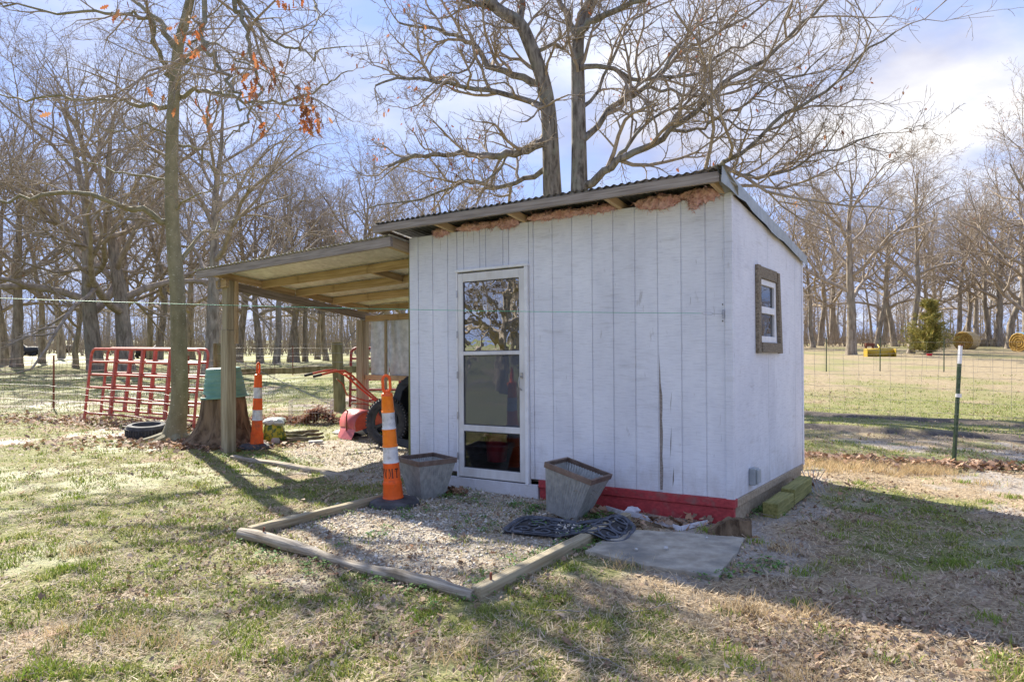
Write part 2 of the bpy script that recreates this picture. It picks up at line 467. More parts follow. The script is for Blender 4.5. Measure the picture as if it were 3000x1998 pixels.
def glass(name, refl, tint, wav, haze=0.0):
    m, nt, b, out = nodes(name)
    nt.nodes.remove(b)
    tr = nt.nodes.new('ShaderNodeBsdfTransparent'); tr.inputs[0].default_value = (*tint, 1)
    gl = nt.nodes.new('ShaderNodeBsdfGlossy'); gl.inputs['Roughness'].default_value = .004 + haze * .05
    gl.inputs[0].default_value = (.92, .95, 1.0, 1)
    n = tex(nt, 5.5, (1, 1, 1), 2, .5)
    bp = nt.nodes.new('ShaderNodeBump'); bp.inputs['Strength'].default_value = wav; bp.inputs['Distance'].default_value = .02
    nt.links.new(n.outputs[0], bp.inputs['Height']); nt.links.new(bp.outputs[0], gl.inputs['Normal'])
    lw = nt.nodes.new('ShaderNodeFresnel'); lw.inputs[0].default_value = 1.5
    ad = nt.nodes.new('ShaderNodeMath'); ad.operation = 'ADD'; ad.inputs[1].default_value = refl
    nt.links.new(lw.outputs[0], ad.inputs[0])
    mx = nt.nodes.new('ShaderNodeMixShader'); nt.links.new(ad.outputs[0], mx.inputs[0])
    nt.links.new(tr.outputs[0], mx.inputs[1]); nt.links.new(gl.outputs[0], mx.inputs[2])
    last = mx.outputs[0]
    if haze:
        df = nt.nodes.new('ShaderNodeBsdfDiffuse'); df.inputs[0].default_value = (.30, .33, .39, 1)
        m2 = nt.nodes.new('ShaderNodeMixShader'); m2.inputs[0].default_value = haze
        nt.links.new(last, m2.inputs[1]); nt.links.new(df.outputs[0], m2.inputs[2]); last = m2.outputs[0]
    nt.links.new(last, out.inputs[0])
    return m
M['glass_top'] = glass('wavy_glass', .38, (.35, .38, .42), .045)
M['glass_mid'] = glass('sky_haze_glass', .05, (.45, .47, .5), .04, .24)  # hazy sky reflection put into the pane as a grey-blue diffuse veil
M['glass_low'] = glass('clear_glass', .0, (.8, .8, .8), .04)
M['glass_window'] = glass('window_glass', .0, (.6, .62, .6), .02)
# ------------------------------------------------------------------ shed frame
C0 = Vector((1.728, 5.59)); U = Vector((.8259, -.5639)); N_ = Vector((-.5639, -.8259))
SHEAR_T, SHEAR_D, LEAN = .0243, .020, .009
def S(t, b, z):
    """t along the front wall (0 = right corner, negative to the left), b out of the front wall, z height"""
    q = C0 + U * (t - LEAN * z) + N_ * b
    return Vector((q.x, q.y, z + SHEAR_T * t + SHEAR_D * min(b, .0)))
def sbox(mb, t0, t1, b0, b1, z0, z1):
    return mb.hexa([S(t0, b1, z0), S(t1, b1, z0), S(t1, b0, z0), S(t0, b0, z0), S(t0, b1, z1), S(t1, b1, z1), S(t1, b0, z1), S(t0, b0, z1)])
SHEDW, SHEDD = 3.377, 2.41
LC = C0 + U * -SHEDW

# ------------------------------------------------------------------ ground
PAD = [(-2.0, 5.45), (-.2, 4.12), (.90, 5.75), (.62, 6.40), (-1.06, 7.45), (-1.35, 6.75)]
YARD = [(-1.5, 6.55), (-.9, 7.3), (.2, 9.3), (-.6, 10.2), (-2.3, 11.2), (-3.2, 10.2), (-3.3, 9.2), (-2.3, 7.9), (-1.9, 7.0)]
def poly_sd(x, y, poly):
    """signed distance to a polygon, negative inside"""
    d = np.full(np.shape(x), 1e9); ins = np.zeros(np.shape(x), bool)
    n = len(poly)
    for i in range(n):
        ax, ay = poly[i]; bx, by = poly[(i + 1) % n]
        ex, ey = bx - ax, by - ay
        t = np.clip(((x - ax) * ex + (y - ay) * ey) / (ex * ex + ey * ey), 0, 1)
        d = np.minimum(d, np.hypot(x - ax - t * ex, y - ay - t * ey))
        c = ((ay > y) != (by > y)) & (x < (bx - ax) * (y - ay) / ((by - ay) if by != ay else 1e-9) + ax)
        ins ^= c
    return np.where(ins, -d, d)
def track_dist(x, y):
    # two tyre ruts crossing the right field
    c = (y - 14.0) + .58 * (x - 5.6)
    return np.minimum(np.abs(c) / 1.156, np.abs(c + 2.45) / 1.156), c
def hgt(x, y):
    x = np.asarray(x, float); y = np.asarray(y, float)
    side = sst(.02, .22, x / np.maximum(y, 1.0))
    rise = .0168 * (np.clip(y, 15, 74) - 15) * side
    bumps = (fbm(x * .9, y * .9, 3) - .5) * .05 + (fbm(x * 4.5, y * 4.5, 9, 3) - .5) * .022
    bumps = bumps * (1 - .7 * sst(.3, -.1, poly_sd(x, y, PAD)))
    td, _ = track_dist(x, y)
    rut = np.where((x > 2.5) & (y > 5), -.055 * sst(.38, .16, td) + .025 * np.exp(-((td - .48) / .12) ** 2), 0)
    tread = np.where((x > 2.5) & (y > 5) & (td < .3), .025 * np.sin(x * 26 + y * 6), 0)
    return rise + bumps + rut + tread - .004
def masks(x, y):
    n1 = fbm(x * .55, y * .55, 21); n2 = fbm(x * 1.7, y * 1.7, 33); n3 = fbm(x * 5, y * 5, 41, 3)
    nn = .5 * n1 + .35 * n2 + .15 * n3
    left = sst(1.6, -2.6, x)
    right = sst(1.6, 3.2, x) * sst(9, 4, y)
    field = sst(10.2, 12, y) * sst(3, 4, x)
    gr = sst(.515 - .17 * left - .045 * right, .60 - .17 * left, nn)
    band = field * (sst(9.5, 11, y) * sst(21, 16, y))
    gr = np.maximum(gr * (1 - .2 * field), band * sst(.30, .48, nn))
    gr = np.maximum(gr, sst(12, 15, y) * sst(1, -3, x) * sst(.42, .56, nn) * .9)
    sd = np.minimum(poly_sd(x, y, PAD), poly_sd(x, y, YARD) + .25)
    grav = sst(.12, -.12, sd + (n2 - .5) * .5)
    gr = gr * (1 - .55 * grav)
    mud = sst(.51, .585, .6 * fbm(x * .8, y * .8, 55) + .4 * fbm(x * 3.1, y * 3.1, 61)) * (1 - grav)
    td, _ = track_dist(x, y)
    trk = np.where((x > 2.5) & (y > 5) & (y < 40), sst(.62, .30, td + (n2 - .5) * .4), 0)
    return gr * (1 - trk), grav, np.maximum(mud * (1 - field), 0), trk
def axis(lo, hi, a, b, step, grow=1.13):
    v = list(np.arange(a, b, step)); s = step; x = v[-1]
    while x < hi: s *= grow; x += s; v.append(x)
    s = step; x = a; w = []
    while x > lo: s *= grow; x -= s; w.append(x)
    return np.array(w[::-1] + v)
gx = axis(-600, 600, -7.0, 8.5, .055)
gy = axis(-120, 900, 1.2, 14.5, .055)
GX, GY = np.meshgrid(gx, gy)
GZ = hgt(GX, GY)
gr, grav, mud, trk = masks(GX, GY)
nx, ny = len(gx), len(gy)
idx = np.arange(nx * ny).reshape(ny, nx)
quads = np.stack([idx[:-1, :-1], idx[:-1, 1:], idx[1:, 1:], idx[1:, :-1]], -1).reshape(-1, 4)
me = fastmesh('ground', np.stack([GX, GY, GZ], -1).reshape(-1, 3), quads, np.stack([gr, grav, mud], -1).reshape(-1, 3), True)
at = me.color_attributes.new('Trk', 'FLOAT_COLOR', 'POINT')
tcol = np.ones((nx * ny, 4), np.float32); tcol[:, 0] = trk.ravel()
tcol[:, 1] = (sst(9.5, 13, GY) * sst(2, 4, GX)).ravel(); tcol[:, 2] = 0
at.data.foreach_set('color', tcol.ravel())
m, nt, b, out = nodes('soil_and_turf')
aa = nt.nodes.new('ShaderNodeAttribute'); aa.attribute_name = 'Col'
ab = nt.nodes.new('ShaderNodeAttribute'); ab.attribute_name = 'Trk'
sa = nt.nodes.new('ShaderNodeSeparateColor'); nt.links.new(aa.outputs['Color'], sa.inputs[0])
sb = nt.nodes.new('ShaderNodeSeparateColor'); nt.links.new(ab.outputs['Color'], sb.inputs[0])
nf = tex(nt, 38, (1, 1, 1), 8, .7)
nm = tex(nt, 6, (1, 1, 1), 7, .6)
straw = ramp(nt, nf.outputs[0], [(.30, (.14, .10, .062)), (.48, (.33, .245, .15)), (.66, (.55, .44, .29))]).outputs[0]
soil = ramp(nt, nf.outputs[0], [(.32, (.225, .188, .150)), (.64, (.465, .413, .352))]).outputs[0]  # bare soil, its pale tone also carrying the glare of wet mud
turf = ramp(nt, nf.outputs[0], [(.32, (.10, .105, .04)), (.50, (.20, .205, .065)), (.66, (.37, .34, .14))]).outputs[0]
gvl = ramp(nt, nf.outputs[0], [(.32, (.21, .175, .13)), (.50, (.40, .35, .275)), (.64, (.60, .555, .48))]).outputs[0]
trc = ramp(nt, nf.outputs[0], [(.32, (.05, .042, .036)), (.64, (.15, .125, .105))]).outputs[0]
farc = ramp(nt, nm.outputs[0], [(.35, (.23, .175, .10)), (.65, (.37, .295, .18))]).outputs[0]
c = mixc(nt, sa.outputs[2], straw, soil)
c = mixc(nt, sb.outputs[1], c, farc)
c = mixc(nt, sa.outputs[0], c, turf)
c = mixc(nt, sa.outputs[1], c, gvl)
c = mixc(nt, sb.outputs[0], c, trc)
nt.links.new(c, b.inputs['Base Color'])
rg = nt.nodes.new('ShaderNodeMapRange'); nt.links.new(sa.outputs[2], rg.inputs[0])
rg.inputs[3].default_value = .92; rg.inputs[4].default_value = .62
nt.links.new(rg.outputs[0], b.inputs['Roughness'])
b.inputs['Specular IOR Level'].default_value = .35
bumpn(nt, b, nf.outputs[0], .9, .02)
ground = link('ground', me, m); setp(ground, 'uneven yard of dry turf, mud and leaf litter', 'ground', kind='structure')

# ------------------------------------------------------------------ shed
shed = root('shed', (C0.x, C0.y, 0), 'white painted wooden shed with storm door, red skirting and sloping metal roof', 'shed')
ZB, ZT = .212, 2.597
DT0, DT1, DZ0, DZ1 = -2.725, -1.895, .165, 2.184     # storm door opening
grooves = [-3.377 + .128, -3.053, -2.857, -1.832]
# front wall: backing with the door opening, then one board per groove
fw = MB()
sbox(fw, -SHEDW, DT0, -.05, -.0085, ZB, ZT); sbox(fw, DT1, 0, -.05, -.0085, ZB, ZT); sbox(fw, DT0, DT1, -.05, -.0085, DZ1, ZT)
front = fw.build('front_wall', M['siding'], shed)
edges = [-3.377, -3.249, -3.053, -2.857, DT0 - .01]
for k in range(10): pass
gap = .0105
def board(t0, t1, z0, z1, b0=-.0085, b1=.0, name='siding_board'):
    mb = MB(); sbox(mb, t0 + gap / 2, t1 - gap / 2, b0, b1, z0, z1)
    return mb.build(name, M['siding'], front, bevel=.0025)
rg_ = random.Random(5)
for t0, t1 in zip(edges[:-1], edges[1:]): board(t0, t1, ZB, ZT, b1=rg_.uniform(-.001, .001))
for t0, t1 in zip([-2.735, -2.65, -2.45, -2.38, -2.175, -2.11], [-2.65, -2.45, -2.38, -2.175, -2.11, -1.885]): board(t0, t1, DZ1 + .012, ZT, b1=rg_.uniform(-.001, .001))
tt = [-1.885, -1.832] + [-1.832 + .2032 * k for k in range(1, 9)] + [-.045]
SPLIT = tt[7]
for k, (t0, t1) in enumerate(zip(tt[:-1], tt[1:])):
    if k == 7:   # swollen board with a long split along its left edge
        mb = MB(); zs = [ZB + (ZT - ZB) * i / 24 for i in range(25)]
        vs = []; fs = []
        for z in zs:
            op = .030 * float(sst(1.45, .9, np.array(z))) + .004 * math.sin(z * 21) * (1 if z < 1.3 else 0)
            a = t0 + gap / 2 + max(op, 0)
            for (t_, b_) in ((a, .004 if z < 1.3 else 0), (t1 - gap / 2, 0), (t1 - gap / 2, -.008), (a, -.008)):
                vs.append(S(t_, b_, z))
        for i in range(24):
            for q in range(4):
                q2 = (q + 1) % 4
                fs.append((i * 4 + q, i * 4 + q2, i * 4 + 4 + q2, i * 4 + 4 + q))
        fs += [(3, 2, 1, 0), (96, 97, 98, 99)]
        mb.add(vs, fs); mb.build('siding_board', M['siding'], front)
        # torn plywood edge showing in the split, and cracks
        mb = MB(); sbox(mb, t0 + .006, t0 + .040, -.0084, -.0045, ZB + .02, 1.38)
        o = mb.build('torn_ply', M['wood_grey'], front)
        for (dt, z0, z1, w) in ((.085, .72, .98, .005), (.10, .50, .76, .008), (.075, .38, .60, .007), (.118, .26, .43, .010), (.105, .86, 1.05, .003)):
            mb = MB(); a, c_ = t0 + dt, t0 + dt + .012
            mb.add([S(a, .0025, z0), S(a + w, .0025, (z0 + z1) / 2 - .03), S(c_, .0025, z1), S(a + w * .2, .0025, (z0 + z1) / 2)], [(0, 1, 2, 3)])
            mb.build('crack', M['interior'], front)
    else:
        board(t0, t1, ZB, ZT, b1=rg_.uniform(-.0015, .0015))
# corner boards
mb = MB(); sbox(mb, -.05, .012, -.03, .014, ZB - .012, ZT + .01); mb.build('corner_board', M['siding'], shed, bevel=.003)
def rw(mb, d0, d1, o0, o1, z0, z1, slope=False):
    """box on the right wall: d depth back from the corner, o outwards"""
    zt0, zt1 = (z1 - .1086 * d0, z1 - .1086 * d1) if slope else (z1, z1)
    def q(d, o, z): return S(o, -d, z)
    return mb.hexa([q(d0, o1, z0), q(d1, o1, z0), q(d1, o0, z0), q(d0, o0, z0), q(d0, o1, zt0), q(d1, o1, zt1), q(d1, o0, zt1), q(d0, o0, zt0)])
WD0, WD1, WZ0, WZ1 = .745, 1.285, 1.45, 2.005
rwm = MB()
for a, b_, z0, z1, sl in ((.032, WD0, ZB, ZT, True), (WD1, SHEDD, ZB, ZT, True), (WD0, WD1, ZB, WZ0, False), (WD0, WD1, WZ1, ZT - .0, True)):
    rw(rwm, a, b_, -.05, -.018, z0, z1, sl)
rwall = rwm.build('right_wall', M['siding'], shed)
for a, b_, z0, z1, sl in ((.032, WD0, ZB - .01, ZT, 1), (WD0, 1.055, ZB - .01, WZ0, 0), (WD0, 1.055, WZ1, ZT, 1), (1.060, WD1, ZB - .01, WZ0, 0), (1.060, WD1, WZ1, ZT, 1), (WD1, 2.07, ZB - .01, ZT, 1), (2.075, SHEDD - .05, ZB - .01, ZT, 1)):
    mb = MB(); rw(mb, a, b_, -.0175, .0, z0, z1, bool(sl)); mb.build('siding_board', M['siding'], rwall)
mb = MB(); rw(mb, SHEDD - .048, SHEDD + .01, -.03, .008, ZB - .03, ZT, True); mb.build('corner_board', M['siding'], shed, bevel=.003)
# back and left walls
mb = MB(); rw(mb, SHEDD - .05, SHEDD - .02, -SHEDW, -.05, ZB, ZT - .27); mb.build('back_wall', M['siding'], shed)
mb = MB()
mb.hexa([S(-SHEDW, -.05, ZB), S(-SHEDW + .03, -.05, ZB), S(-SHEDW + .03, -SHEDD + .05, ZB), S(-SHEDW, -SHEDD + .05, ZB),
         S(-SHEDW, -.05, ZT), S(-SHEDW + .03, -.05, ZT), S(-SHEDW + .03, -SHEDD + .05, ZT - .26), S(-SHEDW, -SHEDD + .05, ZT - .26)])
mb.build('left_wall', M['siding'], shed)
mb = MB(); sbox(mb, -SHEDW + .04, -.06, -SHEDD + .06, -.055, ZB - .03, ZB + .01); mb.build('floor', M['interior'], shed)
# lower wall: door sill board, red skirting, bare sill on the right
mb = MB(); sbox(mb, -2.86, -1.79, -.03, .022, -.06, .162); mb.build('sill_board', M['siding'], shed, bevel=.004)
for t0, t1 in ((-1.785, .018), (-SHEDW, -2.865)):
    mb = MB(); sbox(mb, t0, t1, -.06, .020, .142, .2115); mb.build('skirting_board', M['red_paint'], shed, bevel=.005)
    mb = MB(); sbox(mb, t0 + .004, t1 - .014, -.05, .006, -.06 if t0 < -2 else -.012, .139); mb.build('skirting_board', M['red_paint'], shed, bevel=.006)
mb = MB(); rw(mb, .02, 2.33, -.05, .016, .140, .200); mb.build('sill_plate', M['wood_tan'], shed, bevel=.004)
mb = MB(); rw(mb, .03, 2.30, -.09, .000, -.06, .137); mb.build('sill_plate', M['wood_tan'], shed, bevel=.004)

# storm door
door = MB()
tL, tR = DT0 + .012, DT1 - .028
def dz(f): return DZ1 - .012 - f * (DZ1 - DZ0 - .02)
gL, gR = tL + .062, tR - .062
for a in ((tL, gL, dz(1), dz(0)), (gR, tR, dz(1), dz(0))): sbox(door, a[0], a[1], -.012, .020, a[2], a[3])
for a in ((dz(.042), dz(0)), (dz(.403), dz(.385)), (dz(.775), dz(.745)), (dz(1), dz(.955))): sbox(door, gL, gR, -.012, .018, a[0], a[1])
dob = door.build('storm_door', M['door_white'], shed, bevel=.004)
dob['label'] = 'white aluminium storm door with three glass panes'
mb = MB(); sbox(mb, DT0 - .006, DT0 + .010, -.02, .028, DZ0 - .005, DZ1 + .002); sbox(mb, DT1 - .026, DT1 + .010, -.02, .030, DZ0 - .01, DZ1 + .002); sbox(mb, DT0 - .014, DT1 + .018, -.02, .034, DZ1 + .0025, DZ1 + .028)
mb.build('frame', M['white_paint'], dob, bevel=.003)
for (f0, f1, mt) in ((.042, .385, 'glass_top'), (.403, .745, 'glass_mid'), (.775, .955, 'glass_low')):
    mb = MB(); sbox(mb, gL - .004, gR + .004, .000, .004, dz(f1) - .004, dz(f0) + .004); mb.build('pane', M[mt], dob)
    gk = MB(); w = .008
    for a in ((gL, gL + w, dz(f1), dz(f0)), (gR - w, gR, dz(f1), dz(f0)), (gL + w, gR - w, dz(f0) - w, dz(f0)), (gL + w, gR - w, dz(f1), dz(f1) + w)): sbox(gk, a[0], a[1], .005, .011, a[2], a[3])
    gk.build('gasket', M['rubber_dusty'], dob)
for f in (.10, .30, .50, .70, .90):
    mb = MB(); mb.tube([S(tL - .004, .030, dz(f) - .035), S(tL - .004, .030, dz(f) + .035)], .007, 8); mb.build('hinge', M['steel'], dob, True)
mb = MB(); th = gR + .026; zh = dz(.505)
sbox(mb, th - .012, th + .012, .020, .028, zh - .02, zh + .035)
mb.tube([S(th, .03, zh), S(th, .055, zh - .005), S(th - .01, .06, zh - .05), S(th - .008, .055, zh - .10), S(th + .004, .03, zh - .13)], .006, 8)
mb.build('handle', M['steel'], dob, True)

# side window
win = MB()
rw(win, WD0, WD0 + .05, -.03, .012, WZ0, WZ1); rw(win, WD1 - .05, WD1, -.03, .012, WZ0, WZ1)
rw(win, WD0 + .05, WD1 - .05, -.03, .010, WZ1 - .05, WZ1); rw(win, WD0 + .05, WD1 - .05, -.03, .010, WZ0, WZ0 + .055)
rw(win, WD0 + .05, WD1 - .05, -.03, .016, 1.705, 1.765)
wo = win.build('window', M['white_paint'], shed, bevel=.003); wo['label'] = 'small white two-pane window in a rotten wooden surround'
for z0, z1 in ((WZ0 + .055, 1.705), (1.765, WZ1 - .05)):
    mb = MB(); rw(mb, WD0 + .05, WD1 - .05, -.012, -.008, z0, z1); mb.build('pane', M['glass_window'], wo)
mb = MB(); rw(mb, WD0 + .33, WD0 + .345, -.02, -.013, WZ0 + .055, 1.705); mb.build('glazing_bar', M['white_paint'], wo)
def trim(d0, d1, z0, z1, o=.03, dd=0.0):
    a = S(o - .012, -(d0 + d1) / 2, z0); 
    mb = MB(); q = lambda d, oo, z: S(oo, -d, z)
    mb.hexa([q(d0 + dd, o, z0), q(d1 + dd, o, z0), q(d1 + dd, .001, z0), q(d0 + dd, .001, z0), q(d0, o, z1), q(d1, o, z1), q(d1, .001, z1), q(d0, .001, z1)])
    mb.build('frame_board', M['wood_rotten'], wo, bevel=.004)
trim(WD0 - .095, WD0 - .003, 1.355, 2.115); trim(WD1 + .003, WD1 + .075, 1.355, 2.10, .034, .09)
trim(WD0 - .001, WD1 + .001, WZ1 + .003, 2.11, .026); trim(WD0 - .001, WD1 + .07, 1.36, WZ0 - .003, .04)

# outlet box on the right wall
ob = MB(); rw(ob, .415, .53, .001, .055, .26, .40); oo = ob.build('outlet_box', M['grey_box'], shed, bevel=.008)
mb = MB(); rw(mb, .43, .52, .0555, .075, .275, .39); mb.build('cover', M['grey_box'], oo, bevel=.008)

# roof: corrugated sheets, fascia, rafter tails, flashing
def ROOFZ(b): return 2.674 + .129 * b
RT0, RT1, RB0, RB1 = -SHEDW - .205, .034, -SHEDD - .06, .30
roof = bpy.data.objects.new('roof', None); COL.objects.link(roof); roof.location = S(RT1, RB1, ROOFZ(RB1)); attach(roof, shed)
roof.matrix_basis = Matrix.Translation(S(RT1, RB1, ROOFZ(RB1)))
def corr(parent, t0, t1, b0, b1, zf, Sf, nsheet, material, pitch=.068, amp=.0065, name='roof_sheet', lift=.003):
    wd = (t1 - t0) / nsheet
    for k in range(nsheet):
        a0, a1 = t0 + wd * k, t0 + wd * (k + 1) + (.03 if k < nsheet - 1 else 0)
        n = max(8, int((a1 - a0) / pitch * 8)); mm = 4
        V = []; Fc = []
        for j in range(mm + 1):
            bb = b0 + (b1 - b0) * j / mm
            for i in range(n + 1):
                t = a0 + (a1 - a0) * i / n
                V.append(Sf(t, bb, zf(t, bb) + amp * math.sin(2 * math.pi * (t - t0) / pitch) + (lift * (k % 2))))
        for j in range(mm):
            for i in range(n):
                p = j * (n + 1) + i
                Fc.append((p, p + 1, p + n + 2, p + n + 1))
        link(name, fastmesh(name, V, Fc, None, True), material, parent)
corr(roof, RT0, RT1 - .01, RB0, RB1 + .03, lambda t, b: ROOFZ(b) + .012, S, 6, M['galv_roof'])
fa = beam('fascia', S(RT0, RB1, ROOFZ(RB1) - .040), S(RT1 - .02, RB1, ROOFZ(RB1) - .040), .036, .078, M['wood_grey'], roof)
for t in (-3.56, -2.79, -1.93, -.95, -.06):
    beam('rafter', S(t, RB1 - .02, ROOFZ(RB1) - .042), S(t, -SHEDD + .1, ROOFZ(-SHEDD + .1) - .042), .04, .066, M['wood_new'] if t > -3.4 else M['wood_grey'], roof)
# bent flashing along the right gable
fl = MB(); prof = [(RT1 - .06, .026), (RT1 + .006, .026), (RT1 + .006, -.082)]
nseg = 14; rr = random.Random(2); vs = []; fs = []
for i in range(nseg + 1):
    b_ = RB1 + .04 - (RB1 + .04 - RB0) * i / nseg
    for j, (t, dzv) in enumerate(prof):
        vs.append(S(t + rr.uniform(-.004, .004), b_, ROOFZ(b_) + dzv + (rr.uniform(-.014, .014) if j == 2 else 0)))
for i in range(nseg):
    for j in range(2): fs.append((i * 3 + j, i * 3 + j + 1, i * 3 + j + 4, i * 3 + j + 3))
fl.add(vs, fs); fl.build('flashing', M['flash'], roof)
fl = MB(); z = ROOFZ(RB1)
fl.add([S(RT1 - .03, RB1 + .05, z + .035), S(RT1 + .016, RB1 + .02, z + .034), S(RT1 + .03, .02, z - .07), S(RT1 - .09, .10, z - .075), S(RT1 - .02, RB1 + .03, z - .02), S(RT1 + .012, -.05, z - .125), S(RT1 - .11, .03, z - .12)],
       [(0, 1, 2, 4), (4, 2, 3), (2, 5, 6, 3)])
fl.build('flashing_end', M['flash'], roof)
# pink insulation bulging out between wall top and roof
def wool(t0, t1, zc, rz, rb, seed, droop=0.0):
    rng = np.random.RandomState(seed); n = max(14, int((t1 - t0) / .009)); ns = 22
    V = []; Fc = []
    for i in range(n + 1):
        f = i / n; t = t0 + (t1 - t0) * f
        e = math.sin(math.pi * min(max(f, .02), .98)) ** .35
        for k in range(ns):
            a = 2 * math.pi * k / ns
            lump = float(fbm(np.array(t * 16 + 3 * seed), np.array(2.2 * math.cos(a) + seed), 5, 3) - .5) + float(fbm(np.array(t * 60), np.array(7 * math.sin(a)), 8 + seed, 2) - .5) * .6
            w = e * (.95 + 1.1 * lump + .16 * (rng.rand() - .5))
            V.append(S(t + .006 * (rng.rand() - .5), .008 + rb * w * math.cos(a), zc + rz * w * math.sin(a) - (droop * e * max(0, -math.sin(a)) * (1 + 1.5 * lump))))
    for i in range(n):
        for k in range(ns):
            k2 = (k + 1) % ns
            Fc.append((i * ns + k, i * ns + k2, (i + 1) * ns + k2, (i + 1) * ns + k))
    o = link('insulation', fastmesh('insulation', V, Fc, None, True), M['pink_wool'], shed)
    Va = np.array([tuple(v) for v in V]); i_ = rng.randint(0, len(Va), 420); d_ = rng.normal(0, .020, (420, 3)); d_[:, 2] -= .010
    e_ = rng.normal(0, 1, (420, 3)); e_ = e_ / np.linalg.norm(e_, axis=1, keepdims=True) * .0022
    a_ = Va[i_]; Vf = np.stack([a_ - e_, a_ + e_, a_ + d_ * .6 + e_ * .8, a_ + d_ + np.array([[0, 0, -.006]])], 1).reshape(-1, 3)
    link('fibres', fastmesh('fibres', Vf, np.arange(420)[:, None] * 4 + np.array([[0, 1, 2, 3]])), M['pink_wool'], o)['kind'] = 'stuff'
for a in ((-3.02, -2.83, 2.612, .045, .05, 1, .0), (-2.72, -2.18, 2.622, .036, .045, 2, 0), (-2.22, -1.98, 2.622, .044, .06, 3, .03), (-1.88, -1.30, 2.625, .040, .05, 4, 0), (-1.34, -.98, 2.622, .034, .05, 5, 0), (-.80, -.40, 2.616, .046, .055, 6, .02), (-.40, -.05, 2.635, .036, .05, 7, .03), (-.34, -.22, 2.59, .045, .035, 8, .04)):
    wool(*a)
# hook and turnbuckle hardware stay with the line below

# ------------------------------------------------------------------ lean-to
lean = root('lean_to', (-3.68, 9.26, 0), 'open wooden lean-to with corrugated metal roof on squared posts', 'lean-to')
def LT(t, b, z):
    q = LC + U * t + N_ * b
    return Vector((q.x, q.y, z))
def LZ(t, b): return 2.505 + .0495 * t + .135 * (b - .25)        # top of rafters
L0 = -3.46
for t, base, top in ((-3.16, 0, 0), (-.10, 0, 0)): pass
def post(t, d, wd=.135):
    zt = LZ(t, -d) - .20
    o = beam('post', LT(t, -d, -.05), LT(t, -d, zt), wd, wd, M['wood_post'], lean, up=(N_.x, N_.y, 0), bevel=.006)
    return o
# front left post: thick lower part, notched upper part that carries the beam
q = (-3.16, 0.0)
beam('post', LT(-3.16, 0, -.05), LT(-3.16, 0, 1.58), .135, .135, M['wood_post'], lean, up=(N_.x, N_.y, 0), bevel=.006)
beam('post_upper', LT(-3.15, .012, 1.5815), LT(-3.15, .012, LZ(-3.15, 0) - .10), .115, .095, M['wood_post'], lean, up=(N_.x, N_.y, 0), bevel=.004)
beam('post_cheek', LT(-3.115, -.062, 1.40), LT(-3.115, -.062, LZ(-3.1, 0) - .11), .10, .05, M['wood_new'], lean, up=(N_.x, N_.y, 0), bevel=.004)
beam('post_block', LT(-3.27, .085, LZ(-3.27, .08) - .16), LT(-3.05, .085, LZ(-3.05, .08) - .15), .045, .10, M['wood_new'], lean)
beam('post', LT(-3.16, -2.36, -.05), LT(-3.16, -2.36, LZ(-3.16, -2.36) - .24), .14, .14, M['wood_post'], lean, up=(N_.x, N_.y, 0), bevel=.006)
beam('post', LT(-.06, -2.36, -.05), LT(-.06, -2.36, LZ(-.06, -2.36) - .10), .09, .09, M['wood_post'], lean, up=(N_.x, N_.y, 0))
beam('post', LT(-.055, -.10, -.05), LT(-.055, -.10, LZ(-.06, -.1) - .10), .05, .09, M['wood_moss'], lean, up=(N_.x, N_.y, 0))
# roof frame
lroof = bpy.data.objects.new('roof', None); COL.objects.link(lroof); lroof.matrix_basis = Matrix.Translation(LT(-1.7, 0, 2.4)); attach(lroof, lean)
beam('fascia', LT(L0, .25, LZ(L0, .25) - .05), LT(-.03, .25, LZ(-.03, .25) - .05), .038, .10, M['wood_grey'], lroof)
beam('trim_board', LT(-.05, .229, LZ(-.05, .23) - .05), LT(-.05, -.35, LZ(-.05, -.35) - .05), .036, .10, M['wood_tan'], lroof)
def rafter(t, b0, b1, h=.085, dzv=0, mt='wood_new', name='rafter'):
    return beam(name, LT(t, b0, LZ(t, b0) - .045 - dzv), LT(t, b1, LZ(t, b1) - .045 - dzv), .038, h, M[mt], lroof)
def purlin(b, t0, t1, h=.09, dzv=.0, mt='wood_new'):
    return beam('purlin', LT(t0, b, LZ(t0, b) - .048 - dzv), LT(t1, b, LZ(t1, b) - .048 - dzv), .038, h, M[mt], lroof)
rafter(-3.16, .228, -.50); rafter(-.12, .228, -.50, mt='wood_new')
purlin(-.52, -3.20, -.04, .10)
rafter(-3.22, -.54, -1.10); rafter(-1.15, -.54, -1.10)
purlin(-1.12, -3.20, -.04, .10)
rafter(-3.16, -1.14, -1.74); rafter(-.9, -1.14, -1.74)
purlin(-1.76, -3.20, -.04, .10)
rafter(-3.16, -1.78, -2.48)
purlin(-2.50, -3.40, -.04, .10)
beam('beam', LT(-3.19, .12, LZ(-3.2, .12) - .155), LT(-3.19, -2.56, LZ(-3.2, -2.56) - .155), .042, .11, M['wood_grey'], lroof)
beam('bracket', LT(-.10, -.42, LZ(-.1, -.42) - .18), LT(-.10, -.62, LZ(-.1, -.62) - .18), .04, .15, M['wood_new'], lroof)
corr(lroof, L0 - .05, -.03, -2.58, .285, lambda t, b: LZ(t, b) + .012, LT, 6, M['galv_lean'], lift=.002)
